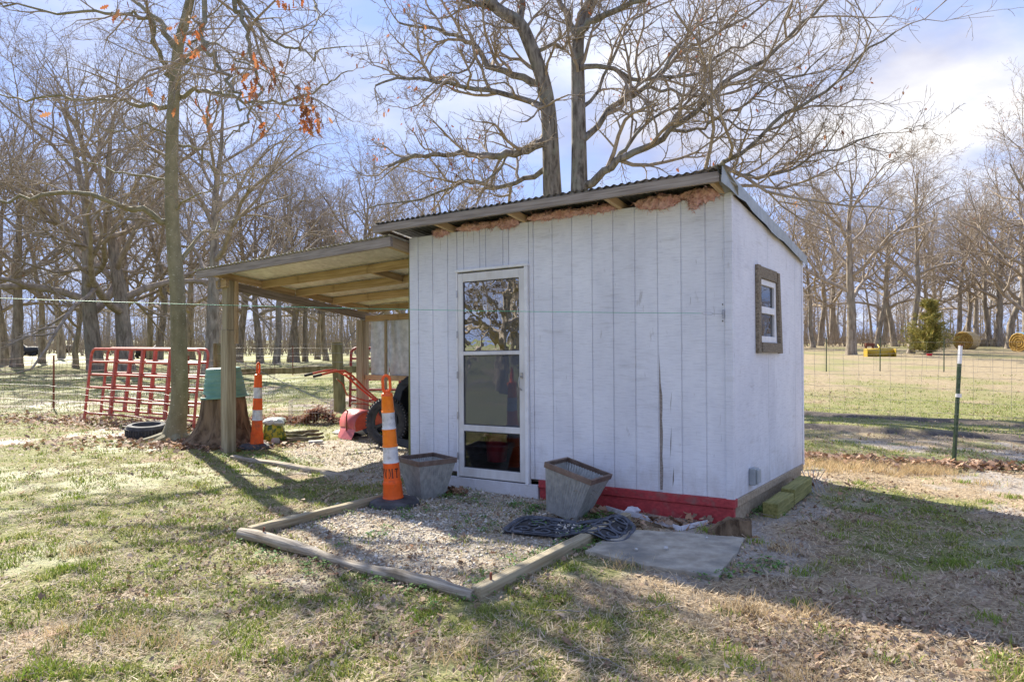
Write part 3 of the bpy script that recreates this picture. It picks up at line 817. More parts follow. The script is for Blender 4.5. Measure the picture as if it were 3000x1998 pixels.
# back panel of sheet metal with rails
beam('rail', LT(-3.08, -2.36, 1.78), LT(-.12, -2.36, 1.86), .04, .09, M['wood_new'], lean)
beam('rail', LT(-3.08, -2.36, .875), LT(-.12, -2.36, .885), .04, .07, M['wood_new'], lean)
for k, (t0, t1) in enumerate(((-3.00, -2.62), (-2.60, -2.2), (-2.18, -1.6), (-1.58, -1.0), (-.98, -.14))):
    V = []; Fc = []; n = 10; mrow = 8; rng = np.random.RandomState(k + 3)
    for j in range(mrow + 1):
        z = .83 + (1.80 - .83) * j / mrow
        for i in range(n + 1):
            t = t0 + (t1 - t0) * i / n
            V.append(LT(t, -2.40 + .012 * math.sin(i * .9 + j * .45 + k) * math.sin(math.pi * j / mrow) + (.012 if i in (0, n) else 0), z))
    for j in range(mrow):
        for i in range(n): Fc.append((j * (n + 1) + i, j * (n + 1) + i + 1, (j + 1) * (n + 1) + i + 1, (j + 1) * (n + 1) + i))
    link('metal_sheet', fastmesh('metal_sheet', V, Fc, None, True), M['galv'], lean)
beam('batten', LT(-2.63, -2.33, .70), LT(-2.63, -2.33, 1.75), .05, .02, M['wood_post'], lean, up=(N_.x, N_.y, 0))
beam('loose_board', LT(-.62, -1.10, .62), LT(-.62, -1.14, 1.42), .10, .025, M['wood_grey'], lean, up=(U.x, U.y, 0))
# ------------------------------------------------------------------ trees
def tubes_to_mesh(name, groups):
    """groups: list of (sides, list of polylines [(x,y,z,r),...])"""
    VV = []; FF = []; base = 0
    for ns, polys in groups:
        by = {}
        for p in polys: by.setdefault(len(p), []).append(p)
        for n, pl in by.items():
            A = np.array(pl, float)                       # K,n,4
            Pn, r = A[..., :3], A[..., 3]
            T = np.empty_like(Pn); T[:, 1:-1] = Pn[:, 2:] - Pn[:, :-2]; T[:, 0] = Pn[:, 1] - Pn[:, 0]; T[:, -1] = Pn[:, -1] - Pn[:, -2]
            T /= np.linalg.norm(T, axis=-1, keepdims=True) + 1e-9
            md = Pn[:, -1] - Pn[:, 0]; md /= np.linalg.norm(md, axis=-1, keepdims=True) + 1e-9
            ref = np.where(np.abs(md[:, 2:3]) < .8, np.array([[0, 0, 1.]]), np.array([[1., 0, 0]]))[:, None, :]
            Nn = np.cross(T, np.broadcast_to(ref, T.shape)); Nn /= np.linalg.norm(Nn, axis=-1, keepdims=True) + 1e-9
            Bn = np.cross(T, Nn)
            a = np.arange(ns) * 2 * math.pi / ns
            V = Pn[:, :, None, :] + r[:, :, None, None] * (np.cos(a)[None, None, :, None] * Nn[:, :, None, :] + np.sin(a)[None, None, :, None] * Bn[:, :, None, :])
            Kk = len(pl)
            id_ = base + np.arange(Kk * n * ns).reshape(Kk, n, ns)
            nxt = np.roll(id_, -1, axis=2)
            Q = np.stack([id_[:, :-1], nxt[:, :-1], nxt[:, 1:], id_[:, 1:]], -1).reshape(-1, 4)
            VV.append(V.reshape(-1, 3)); FF.append(Q); base += Kk * n * ns
    return fastmesh(name, np.concatenate(VV), np.concatenate(FF), None, True)

def nrm(d):
    l = math.sqrt(d[0] * d[0] + d[1] * d[1] + d[2] * d[2]) or 1e-9
    return (d[0] / l, d[1] / l, d[2] / l)
def side_dir(rng, d, ang):
    """unit vector at angle ang from d, random azimuth"""
    while True:
        v = (rng.gauss(0, 1), rng.gauss(0, 1), rng.gauss(0, 1))
        k = v[0] * d[0] + v[1] * d[1] + v[2] * d[2]
        w = (v[0] - k * d[0], v[1] - k * d[1], v[2] - k * d[2])
        if w[0] ** 2 + w[1] ** 2 + w[2] ** 2 > .05: break
    w = nrm(w); c, s = math.cos(ang), math.sin(ang)
    return (d[0] * c + w[0] * s, d[1] * c + w[1] * s, d[2] * c + w[2] * s)
def walk(rng, p, d, L, r0, r1, n, gn, up):
    pts = [(p[0], p[1], p[2], r0)]; dirs = [d]; st = L / n
    for i in range(n):
        d = nrm((d[0] + rng.gauss(0, gn), d[1] + rng.gauss(0, gn), d[2] + rng.gauss(0, gn) + up))
        p = (p[0] + d[0] * st, p[1] + d[1] * st, p[2] + d[2] * st)
        pts.append((p[0], p[1], p[2], r0 + (r1 - r0) * (i + 1) / n)); dirs.append(d)
    return pts, dirs
class Cfg:
    #        levels 1..5 below the limb
    num = (7, 7, 6, 3)
    ratio = (.55, .52, .45, .5)
    ang = (R(52), R(50), R(48), R(45))
    seg = (6, 4, 3, 2)
    gn = (.20, .24, .26, .28)
    up = (.05, .03, .02, .02)
    tip = .0025
    maxl = 4
    rmin = .003
    f0 = .22
    thick = .021
def spawn(polys, leaf, rng, pts, dirs, L, lvl, C, leafp=0.0):
    """put side branches of level lvl on a polyline"""
    n = C.num[lvl]; m = len(pts) - 1
    for k in range(n):
        f = C.f0 + (1 - C.f0) * (k + rng.random()) / n
        if k == n - 1: f = 1.0
        s = min(f * m, m - 1e-6); i = int(s); w = s - i
        a, b = pts[i], pts[i + 1]
        p = (a[0] + (b[0] - a[0]) * w, a[1] + (b[1] - a[1]) * w, a[2] + (b[2] - a[2]) * w)
        r = a[3] + (b[3] - a[3]) * w
        d = side_dir(rng, dirs[min(i + 1, m)], C.ang[lvl] * rng.uniform(.6, 1.25) * (.45 if f == 1.0 else 1))
        d = nrm((d[0], d[1], d[2] + C.up[lvl] * 2))
        l = L * C.ratio[lvl] * rng.uniform(.65, 1.25) * (1.15 - .45 * f)
        rc = max(min(r * .75, C.thick * l + .002), C.rmin)
        tip = C.tip if lvl >= 1 else max(C.tip, rc * .35)
        q, dd = walk(rng, p, d, l, rc, tip, C.seg[lvl], C.gn[lvl], C.up[lvl])
        polys[lvl].append(q)
        if leafp and lvl >= 2 and rng.random() < leafp: leaf.append(q[-1][:3])
        if lvl + 1 < C.maxl: spawn(polys, leaf, rng, q, dd, l, lvl + 1, C, leafp)
def dirs_of(pts):
    d = []
    for i in range(len(pts)):
        a, b = pts[max(i - 1, 0)], pts[min(i + 1, len(pts) - 1)]
        d.append(nrm((b[0] - a[0], b[1] - a[1], b[2] - a[2])))
    return d
def plen(pts): return sum(math.dist(pts[i][:3], pts[i + 1][:3]) for i in range(len(pts) - 1))
SIDES = (5, 4, 3, 3)

def oak_leaf(s):
    prof = [(0, 0), (.10, .03), (.22, .16), (.30, .08), (.42, .26), (.52, .11), (.66, .24), (.76, .09), (.88, .13), (1, 0)]
    up = [(x * s, y * s) for x, y in prof]; dn = [(x * s, -y * s) for x, y in prof[1:-1]][::-1]
    return up + dn
def leaves_mesh(name, pts, rng, size, cols, hang=True, per=1, spread=.05):
    V = []; Fc = []; Cc = []
    for p in pts:
        for _ in range(per):
            s = size * rng.uniform(.6, 1.25)
            a = rng.uniform(0, 6.28); e = rng.uniform(-1.4, -.3) if hang else rng.uniform(-.25, .35)
            fx = Vector((math.cos(a) * math.cos(e), math.sin(a) * math.cos(e), math.sin(e)))
            sd = fx.cross(Vector((rng.gauss(0, 1), rng.gauss(0, 1), rng.gauss(0, 1)))).normalized() if hang else Vector((-math.sin(a), math.cos(a), rng.uniform(-.4, .4))).normalized()
            nn = fx.cross(sd)
            o = Vector(p) + Vector((rng.gauss(0, spread), rng.gauss(0, spread), rng.gauss(0, spread * .7) if hang else 0))
            cu = rng.uniform(-.5, .5) ; c = rng.choice(cols); k = rng.uniform(.75, 1.2)
            b = len(V); ring = oak_leaf(s)
            for (x, y) in ring:
                V.append(o + fx * x + sd * y + nn * (cu * (x / s) ** 2 * s * .6 + abs(y) * rng.uniform(.2, .6)))
                Cc.append((c[0] * k, c[1] * k, c[2] * k))
            n = len(ring)
            # strips between upper and lower outline
            for i in range(0, n // 2):
                j = (n - i) % n; i2 = i + 1; j2 = n - i - 1
                if i == 0: Fc.append((b, b + n - 1, b + 1, b + 1))
                elif i2 == j2: Fc.append((b + i, b + j, b + i2, b + i2))
                else: Fc.append((b + i, b + j, b + j2, b + i2))
    tris = []
    for q in Fc:
        if q[2] == q[3]: tris.append(q[:3])
        else: tris += [(q[0], q[1], q[2]), (q[0], q[2], q[3])]
    return fastmesh(name, [tuple(v) for v in V], tris, np.array(Cc), False)
M['leaf'] = vcol_mat('dry_oak_leaf', .8, .2, .35)
ORANGE = [(.50, .16, .06), (.36, .13, .055), (.58, .24, .10), (.28, .12, .06), (.44, .22, .11)]
BROWN = [(.33, .18, .09), (.40, .25, .14), (.26, .14, .08), (.46, .32, .19)]

def proto_tree(seed, H=15.0, tr=.33, spread=1.0, nl=11, first=.28, C=Cfg, leafp=0.0, lean=.03, forkish=0.0):
    """bare tree at the origin: trunk polyline and crown polylines"""
    rng = random.Random(seed)
    tp, td = walk(rng, (0, 0, -.1), nrm((rng.gauss(0, lean), rng.gauss(0, lean), 1)), H * .72, tr, tr * .14, 12, .07, .03)
    tp = [list(p) for p in tp]; tp[0][3] *= 1.25; tp.insert(1, [tp[0][0] * .95 + tp[1][0] * .05, tp[0][1] * .95 + tp[1][1] * .05,   .30, tr * 1.03]); td.insert(1, td[0])
    tp = [tuple(p) for p in tp]
    polys = [[] for _ in range(5)]; limbs = []; leaf = []
    m = len(tp) - 1
    for k in range(nl):
        f = first + (1 - first) * (k + .5 * rng.random()) / nl
        if k == nl - 1: f = 1.0
        s = min(f * m, m - 1e-6); i = int(s); w = s - i
        a, b = tp[i], tp[i + 1]
        p = tuple(a[j] + (b[j] - a[j]) * w for j in range(3)); r = a[3] + (b[3] - a[3]) * w
        az = k * 2.4 + rng.uniform(-.5, .5); el = R(12) + f * R(50) + rng.uniform(-.2, .2)
        d = (math.cos(az) * math.cos(el), math.sin(az) * math.cos(el), math.sin(el))
        l = H * .42 * spread * (1.1 - .55 * f) * rng.uniform(.75, 1.2)
        rc = min(r * .62, .021 * l + .02)
        q, dd = walk(rng, p, d, l, rc, rc * .22, 8, .18, .06)
        limbs.append(q)
        spawn(polys, leaf, rng, q, dd, l, 0, C, leafp)
    groups = [(7, limbs)] + [(SIDES[k], polys[k]) for k in range(4) if polys[k]]
    return tubes_to_mesh('trunk', [(10, [tp])]), tubes_to_mesh('crown', groups), leaf
def make_tree(name, meshes, loc, rz, sc, label, group=None, bark_='bark_wood', leaf_me=None, tilt=(0, 0)):
    o = bpy.data.objects.new(name, None); COL.objects.link(o)
    setp(o, label, 'tree', group)
    for nm, me, mt in (('trunk', meshes[0], M[bark_]), ('crown', meshes[1], M['bark_twig'])):
        c = bpy.data.objects.new(nm, me)
        if not me.materials: me.materials.append(mt)
        COL.objects.link(c); c.parent = o
    if leaf_me is not None:
        c = bpy.data.objects.new('leaves', leaf_me)
        if not leaf_me.materials: leaf_me.materials.append(M['leaf'])
        COL.objects.link(c); c.parent = o; c['kind'] = 'stuff'
    o.location = loc; o.rotation_euler = (tilt[0], tilt[1], rz); o.scale = (sc, sc, sc)
    return o
def at(px, y): 
    x = X_(px, y); return Vector((x, y, float(hgt(np.array([x]), np.array([y]))[0]) - .05))

class CF(Cfg):
    num = (7, 5, 5, 2); rmin = .006; tip = .004; gn = (.21, .22, .2, .2); thick = .023
class CFAR(Cfg):
    thick = .021; gn = (.2, .22, .2, .2); num = (6, 5, 4, 0); maxl = 3; rmin = .012; tip = .008
PT = [proto_tree(11, 15, .30, 1.12, 12, .34, CF), proto_tree(12, 15, .25, 1.0, 11, .34, CF), proto_tree(13, 15, .36, 1.2, 13, .27, CF, lean=.05),
      proto_tree(14, 15, .22, .85, 10, .42, CF), proto_tree(15, 15, .26, 1.05, 11, .30, CF, leafp=.03, lean=.07)]
FAR = [proto_tree(21, 15, .16, .75, 9, .40, CFAR), proto_tree(22, 15, .19, .9, 10, .33, CFAR), proto_tree(23, 15, .14, .65, 9, .45, CFAR), proto_tree(24, 15, .17, .8, 9, .38, CFAR, leafp=.06)]
LFM = leaves_mesh('leaves', PT[4][2], random.Random(3), .11, BROWN + ORANGE, True, 2, .12)
LFF = leaves_mesh('leaves', FAR[3][2], random.Random(4), .16, BROWN + ORANGE, True, 2, .2)

# the wood on the left beyond the wire fence
GL = 'bare oaks of the wood behind the red gates'
LBL = 'bare oak in the wood behind the red gates and wire fence'
for (px, y, k, sc, rz) in ((15, 41, 1, 1.0, .3), (48, 38, 0, 1.05, 1.9), (122, 44, 3, 1.0, 4.0), (372, 42, 0, .95, 5.1), (440, 47, 3, 1.0, .8), (466, 43, 1, 1.0, 2.2), (700, 46, 1, 1.05, 3.1), (-120, 34, 2, 1.0, 2.5), (-330, 40, 0, 1.1, 1.0), (560, 52, 0, 1.05, 4.2), (180, 56, 1, 1.1, .5)):
    make_tree('oak_tree', PT[k], at(px, y), rz, sc, LBL, GL)
a = at(330, 33)
make_tree('oak_tree', PT[2], a + Vector((-.75, 0, 0)), 1.2, 1.08, 'thick leaning oak, one of a pair fused at the foot behind the red gates', 'fused pair of thick oaks', tilt=(0, R(-7)))
make_tree('oak_tree', PT[2], a + Vector((.45, .3, 0)), 4.4, 1.1, 'thick leaning oak, one of a pair fused at the foot behind the red gates', 'fused pair of thick oaks', tilt=(0, R(4)))
make_tree('oak_tree', PT[0], at(612, 30), .4, 1.05, 'stout bare oak standing behind the lean-to corner post', None, tilt=(0, R(3)))
make_tree('oak_sapling', PT[4], at(222, 37), 2.0, .62, 'low leaning oak still holding rusty brown leaves behind the wire fence', None, leaf_me=LFM, tilt=(0, R(-24)))
# row of trees seen under the lean-to roof
GM = 'straight oaks across the pasture behind the lean-to'
for (px, y, k, sc, rz) in ((762, 44, 1, .95, .2), (810, 42, 3, 1.0, 1.2), (852, 46, 1, 1.0, 2.9), (866, 46.5, 0, .9, 4.9), (894, 47, 3, .9, .6), (930, 52, 1, .9, 3.6), (955, 49, 3, .95, 5.0), (1062, 45, 0, 1.0, 1.7), (1180, 50, 1, 1.0, 4.4), (1290, 46, 2, .95, .9), (1420, 52, 0, 1.05, 3.0), (1130, 58, 0, 1.1, 2.0)):
    make_tree('oak_tree', PT[k], at(px, y), rz, sc, 'bare oak standing in the pasture behind the lean-to and shed', GM)
# right-hand wood
GR = 'bare trees of the wood beyond the hay field'
for (px, y, k, sc, rz, tl) in ((2494, 45, 0, 1.08, .4, -2), (2568, 60, 1, 1.05, 2.4, -4), (2588, 70, 3, 1.1, 1.0, 0), (2620, 64, 1, 1.12, 5.2, -3), (2668, 47, 3, 1.12, 3.3, -9), (2404, 66, 1, 1.1, 1.4, 0), (2382, 60, 3, 1.0, 4.1, 2), (2440, 74, 0, 1.15, 2.8, 0), (2803, 66, 3, 1.1, .9, 0), (2835, 70, 1, 1.05, 2.0, 3), (2862, 74, 3, 1.15, 3.7, -4), (2898, 66, 1, 1.1, 5.5, 0), (2925, 64, 0, 1.15, 1.1, 0), (2956, 58, 4, 1.12, .2, 3), (3000, 50, 4, 1.1, 2.2, -5), (3090, 44, 4, 1.15, 4.2, -6), (2300, 55, 1, 1.0, 3.0, 0), (2215, 62, 0, 1.1, .3, 0), (2740, 78, 0, 1.1, 4.0, 0), (3260, 50, 0, 1.1, 1.0, 0), (3420, 60, 2, 1.1, 1.0, 0), (2080, 66, 1, 1.1, 1.3, 0)):
    lb = {2494: 'thick bare oak standing just behind the yellow tractor blade', 2668: 'dark bare oak leaning beside the small cedar'}.get(px, 'oak at the edge of the right-hand wood still holding brown leaves' if k == 4 else 'bare oak in the wood beyond the hay field')
    make_tree('oak_tree', PT[k], at(px, y), rz, sc, lb, 'leafy oaks at the wood edge' if k == 4 else None if px in (2494, 2668) else GR, leaf_me=LFM if k == 4 else None, tilt=(0, R(tl)))
# deeper rows of both woods
rng = random.Random(77)
GF = 'thin trees deep in the far woods'
nfar = 0
while nfar < 62:
    px = rng.uniform(-500, 3500); y = rng.uniform(68, 120)
    if 1150 < px < 2250 and rng.random() < .55: continue
    k = rng.randrange(4)
    make_tree('woodland_tree', FAR[k], at(px, y), rng.uniform(0, 6.28), rng.uniform(.85, 1.15), 'slim bare tree in the deep rows of the far wood', GF, leaf_me=LFF if k == 3 else None)
    nfar += 1
# trees to the left of the yard, outside the picture but mirrored in the storm door
for (x, y, k, sc, rz) in ((-12.5, 2.2, 2, .50, .3), (-14.5, .6, 0, .46, 1.3), (-17, 3.2, 2, .55, 2.0), (-21, -3.0, 0, 1.0, 4.0), (-27, 2.0, 1, 1.0, 1.0), (-32, -6, 0, 1.0, 3.0), (-40, 0, 2, 1.0, 5.0)):
    make_tree('oak_tree', PT[k], Vector((x, y, -.05)), rz, sc, 'oak at the side of the yard, seen only mirrored in the storm door', 'oaks mirrored in the storm door')
# far wood that reads as one mass
rng = random.Random(5); polys = []
for _ in range(620):
    an = rng.uniform(-1.15, 1.15); y = rng.uniform(125, 190)
    x = math.tan(an) * y * .95; z0 = float(.99 * sst(.02, .22, np.array(x / y))) - .1
    h = rng.uniform(9, 15); lx, ly = rng.gauss(0, .5), rng.gauss(0, .5)
    polys.append([(x, y, z0, .2), (x + lx * .4, y + ly * .4, z0 + h * .4, .14), (x + lx, y + ly, z0 + h * .9, .03)])
    for k in range(34):
        f = rng.uniform(.22, .95); a = rng.uniform(0, 6.28); l = h * .34 * (1.1 - f * .6); e = rng.uniform(.2, 1.1)
        p = (x + lx * f, y + ly * f, z0 + h * f * .9)
        q = (p[0] + math.cos(a) * l * .6, p[1] + math.sin(a) * l * .6, p[2] + l * .55 * e)
        polys.append([(*p, .05), (*q, .03), (q[0] + rng.gauss(0, .8), q[1] + rng.gauss(0, .8), q[2] + rng.uniform(.3, 1.4), .015)])
for _ in range(5200):      # brush and saplings along the foot of the far woods
    y = rng.uniform(62, 120); x = rng.uniform(-1.0, .95) * y
    if -.12 < x / y < .28 and rng.random() < .5: continue
    z0 = float(.0168 * (min(y, 74) - 15) * sst(.02, .22, np.array(x / y))) - .1
    h = rng.uniform(.8, 4.2) * (1.0 if x < 0 else .55)
    for k in range(3):
        a = rng.uniform(0, 6.28); s_ = rng.uniform(.1, .5) * h
        polys.append([(x, y, z0, .03), (x + math.cos(a) * s_ * .5, y + math.sin(a) * s_ * .5, z0 + h * .55, .022), (x + math.cos(a) * s_, y + math.sin(a) * s_, z0 + h * rng.uniform(.8, 1.1), .01)])
fwo = link('far_woods', tubes_to_mesh('far_woods', [(3, polys)]), M['bark_twig'])
setp(fwo, 'hazy brown mass of bare woodland along the skyline', 'woods', kind='stuff')

# ---- traced limbs: points of the photograph with their own depth
def catmull(pts, n=3):
    out = []
    for i in range(len(pts) - 1):
        p0, p1, p2, p3 = pts[max(i - 1, 0)], pts[i], pts[i + 1], pts[min(i + 2, len(pts) - 1)]
        for k in range(n):
            t = k / n
            out.append(tuple(.5 * (2 * p1[j] + (p2[j] - p0[j]) * t + (2 * p0[j] - 5 * p1[j] + 4 * p2[j] - p3[j]) * t * t + (3 * p1[j] - p0[j] - 3 * p2[j] + p3[j]) * t ** 3) for j in range(4)))
    out.append(tuple(pts[-1])); return out
def limb(px, y0, y1, r0, r1, rng, jit=.0, sc=1.0, off=(0, 0)):
    n = len(px); out = []
    for i, (x, yv) in enumerate(px):
        f = i / (n - 1); Y = y0 + (y1 - y0) * f
        p = P(off[0] + x / sc, off[1] + yv / sc, Y)
        out.append((p.x + rng.gauss(0, jit), p.y + rng.gauss(0, jit), p.z + rng.gauss(0, jit), r0 + (r1 - r0) * f ** .8))
    return catmull(out, 3)
def traced_tree(name, base, label, trunks, limbs, C, seed, bark_t, bark_c, leafp=0, leafsize=.12, cols=ORANGE, extra_leaf=None, wig=.032):
    rng = random.Random(seed)
    o = root(name, base, label, 'tree')
    polys = [[] for _ in range(5)]; leaf = []
    wl_ = []
    for q in limbs:
        # small gnarled wiggle that keeps the traced course
        q2 = [q[0]] + [(p[0] + rng.gauss(0, wig), p[1] + rng.gauss(0, wig), p[2] + rng.gauss(0, wig), p[3]) for p in q[1:-1]] + [q[-1]]
        wl_.append(q2)
        spawn(polys, leaf, rng, q2, dirs_of(q2), plen(q2) * C.lfac, 0, C, leafp)
    for t in trunks[:]:
        spawn(polys, leaf, rng, t[len(t) // 3:], dirs_of(t)[len(t) // 3:], plen(t) * C.lfac * .45, 0, C, leafp)
    for t in trunks:
        link('trunk', tubes_to_mesh('trunk', [(14, [t])]), M[bark_t], o)
    for q in wl_:
        link('limb', tubes_to_mesh('limb', [(8, [q])]), M[bark_c], o)
    link('crown', tubes_to_mesh('crown', [(SIDES[k], polys[k]) for k in range(4) if polys[k]]), M['bark_twig'], o)
    if extra_leaf: leaf += extra_leaf
    if leaf:
        l = link('leaves', leaves_mesh('leaves', leaf, rng, leafsize, cols, True, 2, .07), M['leaf'], o); l['kind'] = 'stuff'
    return o
Z8 = 2355.0 / 1800.0                      # scale of the enlarged view these limbs were read from
def z8(pts, y0, y1, r0, r1, rng): return limb(pts, y0, y1, r0, r1, rng, .0, Z8, (1200, 0))
class CO(Cfg):
    num = (11, 6, 5, 2); ratio = (.38, .50, .48, .5); lfac = 1.0; rmin = .0055; tip = .004; thick = .024; f0 = .14; gn = (.26, .25, .22, .2); seg = (6, 4, 3, 2); up = (.05, .03, .02, .01); ang = (R(48), R(46), R(46), R(45))
rng = random.Random(8)
OY = 20.0
def drop(q, z=-.1, grow=1.35):
    p = q[0]; return [(p[0] + .06, p[1], z, p[3] * grow), (p[0] + .02, p[1], z + .6, p[3] * 1.1)] + q
tA = drop(z8([(548, 760), (543, 640), (538, 520), (528, 400), (505, 290), (460, 170), (420, 90), (340, 40), (300, -10), (270, -90)], OY, OY - .5, .27, .13, rng))
limbsA = [z8(p, OY, OY + dy_, r0, r1, rng) for p, dy_, r0, r1 in (
    ([(535, 520), (480, 560), (400, 590), (320, 600), (230, 590), (130, 590), (20, 600), (-80, 640)], -1.0, .15, .035),
    ([(500, 320), (400, 290), (300, 250), (245, 170), (150, 130), (60, 110), (-40, 90)], 1.0, .12, .03),
    ([(530, 440), (480, 395), (300, 350), (150, 330), (0, 300), (-130, 330)], -1.5, .11, .025),
    ([(420, 90), (430, 40), (425, -30), (440, -120)], .5, .12, .06),
    ([(470, 210), (540, 175), (590, 190), (640, 120)], .8, .07, .02),
    ([(330, 35), (240, 10), (150, -30)], -1.2, .09, .03),
    ([(540, 640), (440, 690), (330, 720), (220, 690), (120, 740), (0, 770), (-160, 800)], 2.0, .09, .02),
    ([(260, 190), (220, 260), (120, 300), (40, 380)], -.5, .045, .012),
    ([(380, 590), (340, 660), (240, 700), (150, 660)], -.7, .04, .012))]
traced_tree('oak_tree', (tA[0][0], tA[0][1], 0), 'tall bare oak rising behind the shed roof, trunk curving away from its neighbour', [tA], limbsA, CO, 41, 'bark_oak', 'bark_oak', .010, .13)
tB = drop(z8([(650, 760), (650, 640), (648, 500), (645, 300), (645, 160), (665, 70), (700, -10), (740, -120)], OY - .6, OY - .2, .24, .13, rng))
limbsB = [z8(p, OY - .6, OY - .6 + dy_, r0, r1, rng) for p, dy_, r0, r1 in (
    ([(665, 720), (720, 680), (800, 620), (900, 570), (1000, 500), (1100, 430), (1200, 330), (1350, 230), (1500, 100), (1620, -20)], -2.5, .13, .03),
    ([(660, 540), (720, 480), (780, 410), (900, 340), (970, 280), (1050, 200), (1150, 150), (1300, 60), (1420, -30)], 1.5, .10, .025),
    ([(660, 760), (850, 720), (1000, 690), (1120, 665), (1185, 640), (1230, 600), (1300, 570), (1450, 430), (1600, 350), (1700, 240), (1860, 125)], -3.5, .11, .02),
    ([(1120, 665), (1230, 660), (1330, 680), (1430, 660), (1550, 600), (1680, 560), (1800, 515)], -2.5, .06, .015),
    ([(650, 265), (750, 250), (850, 300), (960, 300), (1100, 290), (1200, 200), (1320, 160), (1460, 20)], 1.0, .08, .02),
    ([(650, 130), (690, 90), (780, 50), (900, 0), (1000, -60)], -1.5, .12, .05),
    ([(645, 150), (600, 60), (570, -20), (550, -110)], 1.0, .10, .05),
    ([(900, 340), (1000, 350), (1150, 370), (1300, 340), (1420, 300), (1560, 280), (1660, 270)], .5, .05, .012),
    ([(760, 660), (830, 560), (900, 480), (1000, 420), (1150, 440), (1260, 490), (1360, 500), (1450, 520)], -1.0, .06, .014),
    ([(1000, 500), (1100, 500), (1180, 450), (1290, 400), (1400, 310), (1500, 300), (1600, 200)], -3.0, .05, .012),
    ([(655, 420), (720, 350), (800, 180), (850, 100), (930, 40), (1060, -20)], 2.0, .06, .02),
    ([(970, 280), (1080, 120), (1160, 60), (1240, -40)], 1.8, .05, .015))]
traced_tree('oak_tree', (tB[0][0], tB[0][1], 0), 'tall bare oak behind the shed with straight trunk and long limbs over the roof', [tB], limbsB, CO, 42, 'bark_oak', 'bark_oak', .010, .13)

# young smooth-barked tree beside the lean-to, with drooping limbs overhead
Z7 = 2265.0 / 1300.0
YB = 10.36
def z7(pts, y0, y1, r0, r1): return limb(pts, y0, y1, r0, r1, rng, 0, Z7, (0, 0))
base = G(510, 1290)
tY = limb([(528, 1200), (524, 1000), (520, 850), (508, 700), (503, 560), (505, 400), (510, 290), (517, 200), (525, 132), (545, 57), (562, -20), (580, -140), (600, -300)], YB, YB - .2, .122, .05, rng)
p0 = tY[0]
tY = [(base.x, base.y, -.12, .30), (base.x, base.y, .05, .185), (base.x + .02, base.y, .20, .145), (p0[0] - .02, p0[1], p0[2], .125)] + tY[1:]
class CY(Cfg):
    thick = .017; num = (8, 5, 4, 2); ratio = (.28, .5, .5, .5); lfac = 1.0; rmin = .0020; tip = .0016; f0 = .12; gn = (.17, .2, .24, .25); seg = (6, 4, 3, 2); up = (.0, -.01, -.01, 0)
limbsY = [z7(p, YB, YB + dy_, r0, r1) for p, dy_, r0, r1 in (
    ([(868, 1150), (780, 1100), (650, 1050), (520, 1005), (300, 995), (150, 1005), (0, 1040), (-90, 1060)], -1.0, .050, .014),
    ([(870, 545), (700, 535), (600, 510), (450, 505), (250, 505), (80, 500), (-60, 480)], .6, .036, .010),
    ([(900, 250), (840, 170), (780, 80), (700, 20), (620, -60)], .8, .05, .02),
    ([(875, 395), (830, 330), (790, 220), (770, 110), (700, 90), (550, 60), (350, 72), (150, 45), (0, 32), (-90, 30)], -.8, .042, .008),
    ([(915, 510), (970, 475), (1060, 465), (1150, 490), (1260, 525), (1400, 515), (1530, 500), (1640, 450), (1730, 390), (1800, 365)], -.9, .036, .007),
    ([(925, 340), (985, 265), (1015, 190), (1060, 100), (1200, -20)], .4, .028, .010),
    ([(925, 1330), (1000, 1225), (1080, 1170), (1200, 1120)], .9, .034, .008),
    ([(900, 740), (1000, 770), (1060, 830), (1130, 890), (1250, 900), (1350, 850)], .6, .022, .006),
    ([(880, 960), (800, 900), (640, 880), (480, 840), (330, 820), (150, 840)], .9, .022, .006),
    ([(875, 1080), (960, 1010), (1100, 960), (1250, 930)], -.8, .02, .005),
    ([(880, 700), (760, 640), (600, 660), (420, 640)], -1.0, .02, .005),
    # limbs that come down from the crown above
    ([(600, -400), (800, -380), (1000, -200), (1045, -30), (1038, 60), (1035, 150), (1045, 240), (1090, 300), (1140, 360), (1170, 430), (1210, 500), (1235, 560)], -2.4, .05, .012),
    ([(1000, -260), (1120, -120), (1190, 0), (1225, 60), (1245, 150), (1270, 260), (1310, 350), (1325, 430), (1310, 520), (1260, 600), (1220, 660), (1150, 720)], -2.2, .042, .008),
    ([(1100, -160), (1215, 10), (1300, 120), (1420, 230), (1500, 240), (1560, 275), (1640, 275), (1770, 240)], -2.2, .030, .006),
    ([(1300, -140), (1500, -60), (1600, 30), (1630, 100), (1600, 170)], -2.0, .022, .005),
    ([(1045, 240), (1120, 230), (1240, 330), (1400, 370), (1500, 440), (1560, 520)], -2.2, .016, .005))]
xl = []
rl = random.Random(17)
for (x, yv, n_) in ((1290, 300, 3), (1260, 370, 5), (1370, 340, 5), (1350, 390, 4), (1250, 470, 5), (1530, 430, 6), (1545, 480, 4), (1590, 570, 7), (1570, 640, 7), (1620, 600, 5), (1010, 540, 3), (1060, 570, 2), (810, 510, 2), (990, 260, 4), (935, 170, 3), (905, 130, 2), (605, 60, 2), (605, 95, 1), (1460, 8, 3), (1510, 15, 3), (1385, 415, 2), (1370, 620, 3), (280, 555, 2), (1015, 100, 3)):
    for _ in range(n_):
        p = P((x + rl.gauss(0, 14)) / Z7, (yv + rl.gauss(0, 14)) / Z7, 8.4 + rl.gauss(0, .15)); xl.append(tuple(p))
ty = traced_tree('young_tree', (base.x, base.y, 0), 'young smooth-barked tree beside the lean-to with rusty leaves on drooping limbs', [tY], limbsY, CY, 43, 'bark_young', 'bark_young', .0, .125, ORANGE, xl, .03)
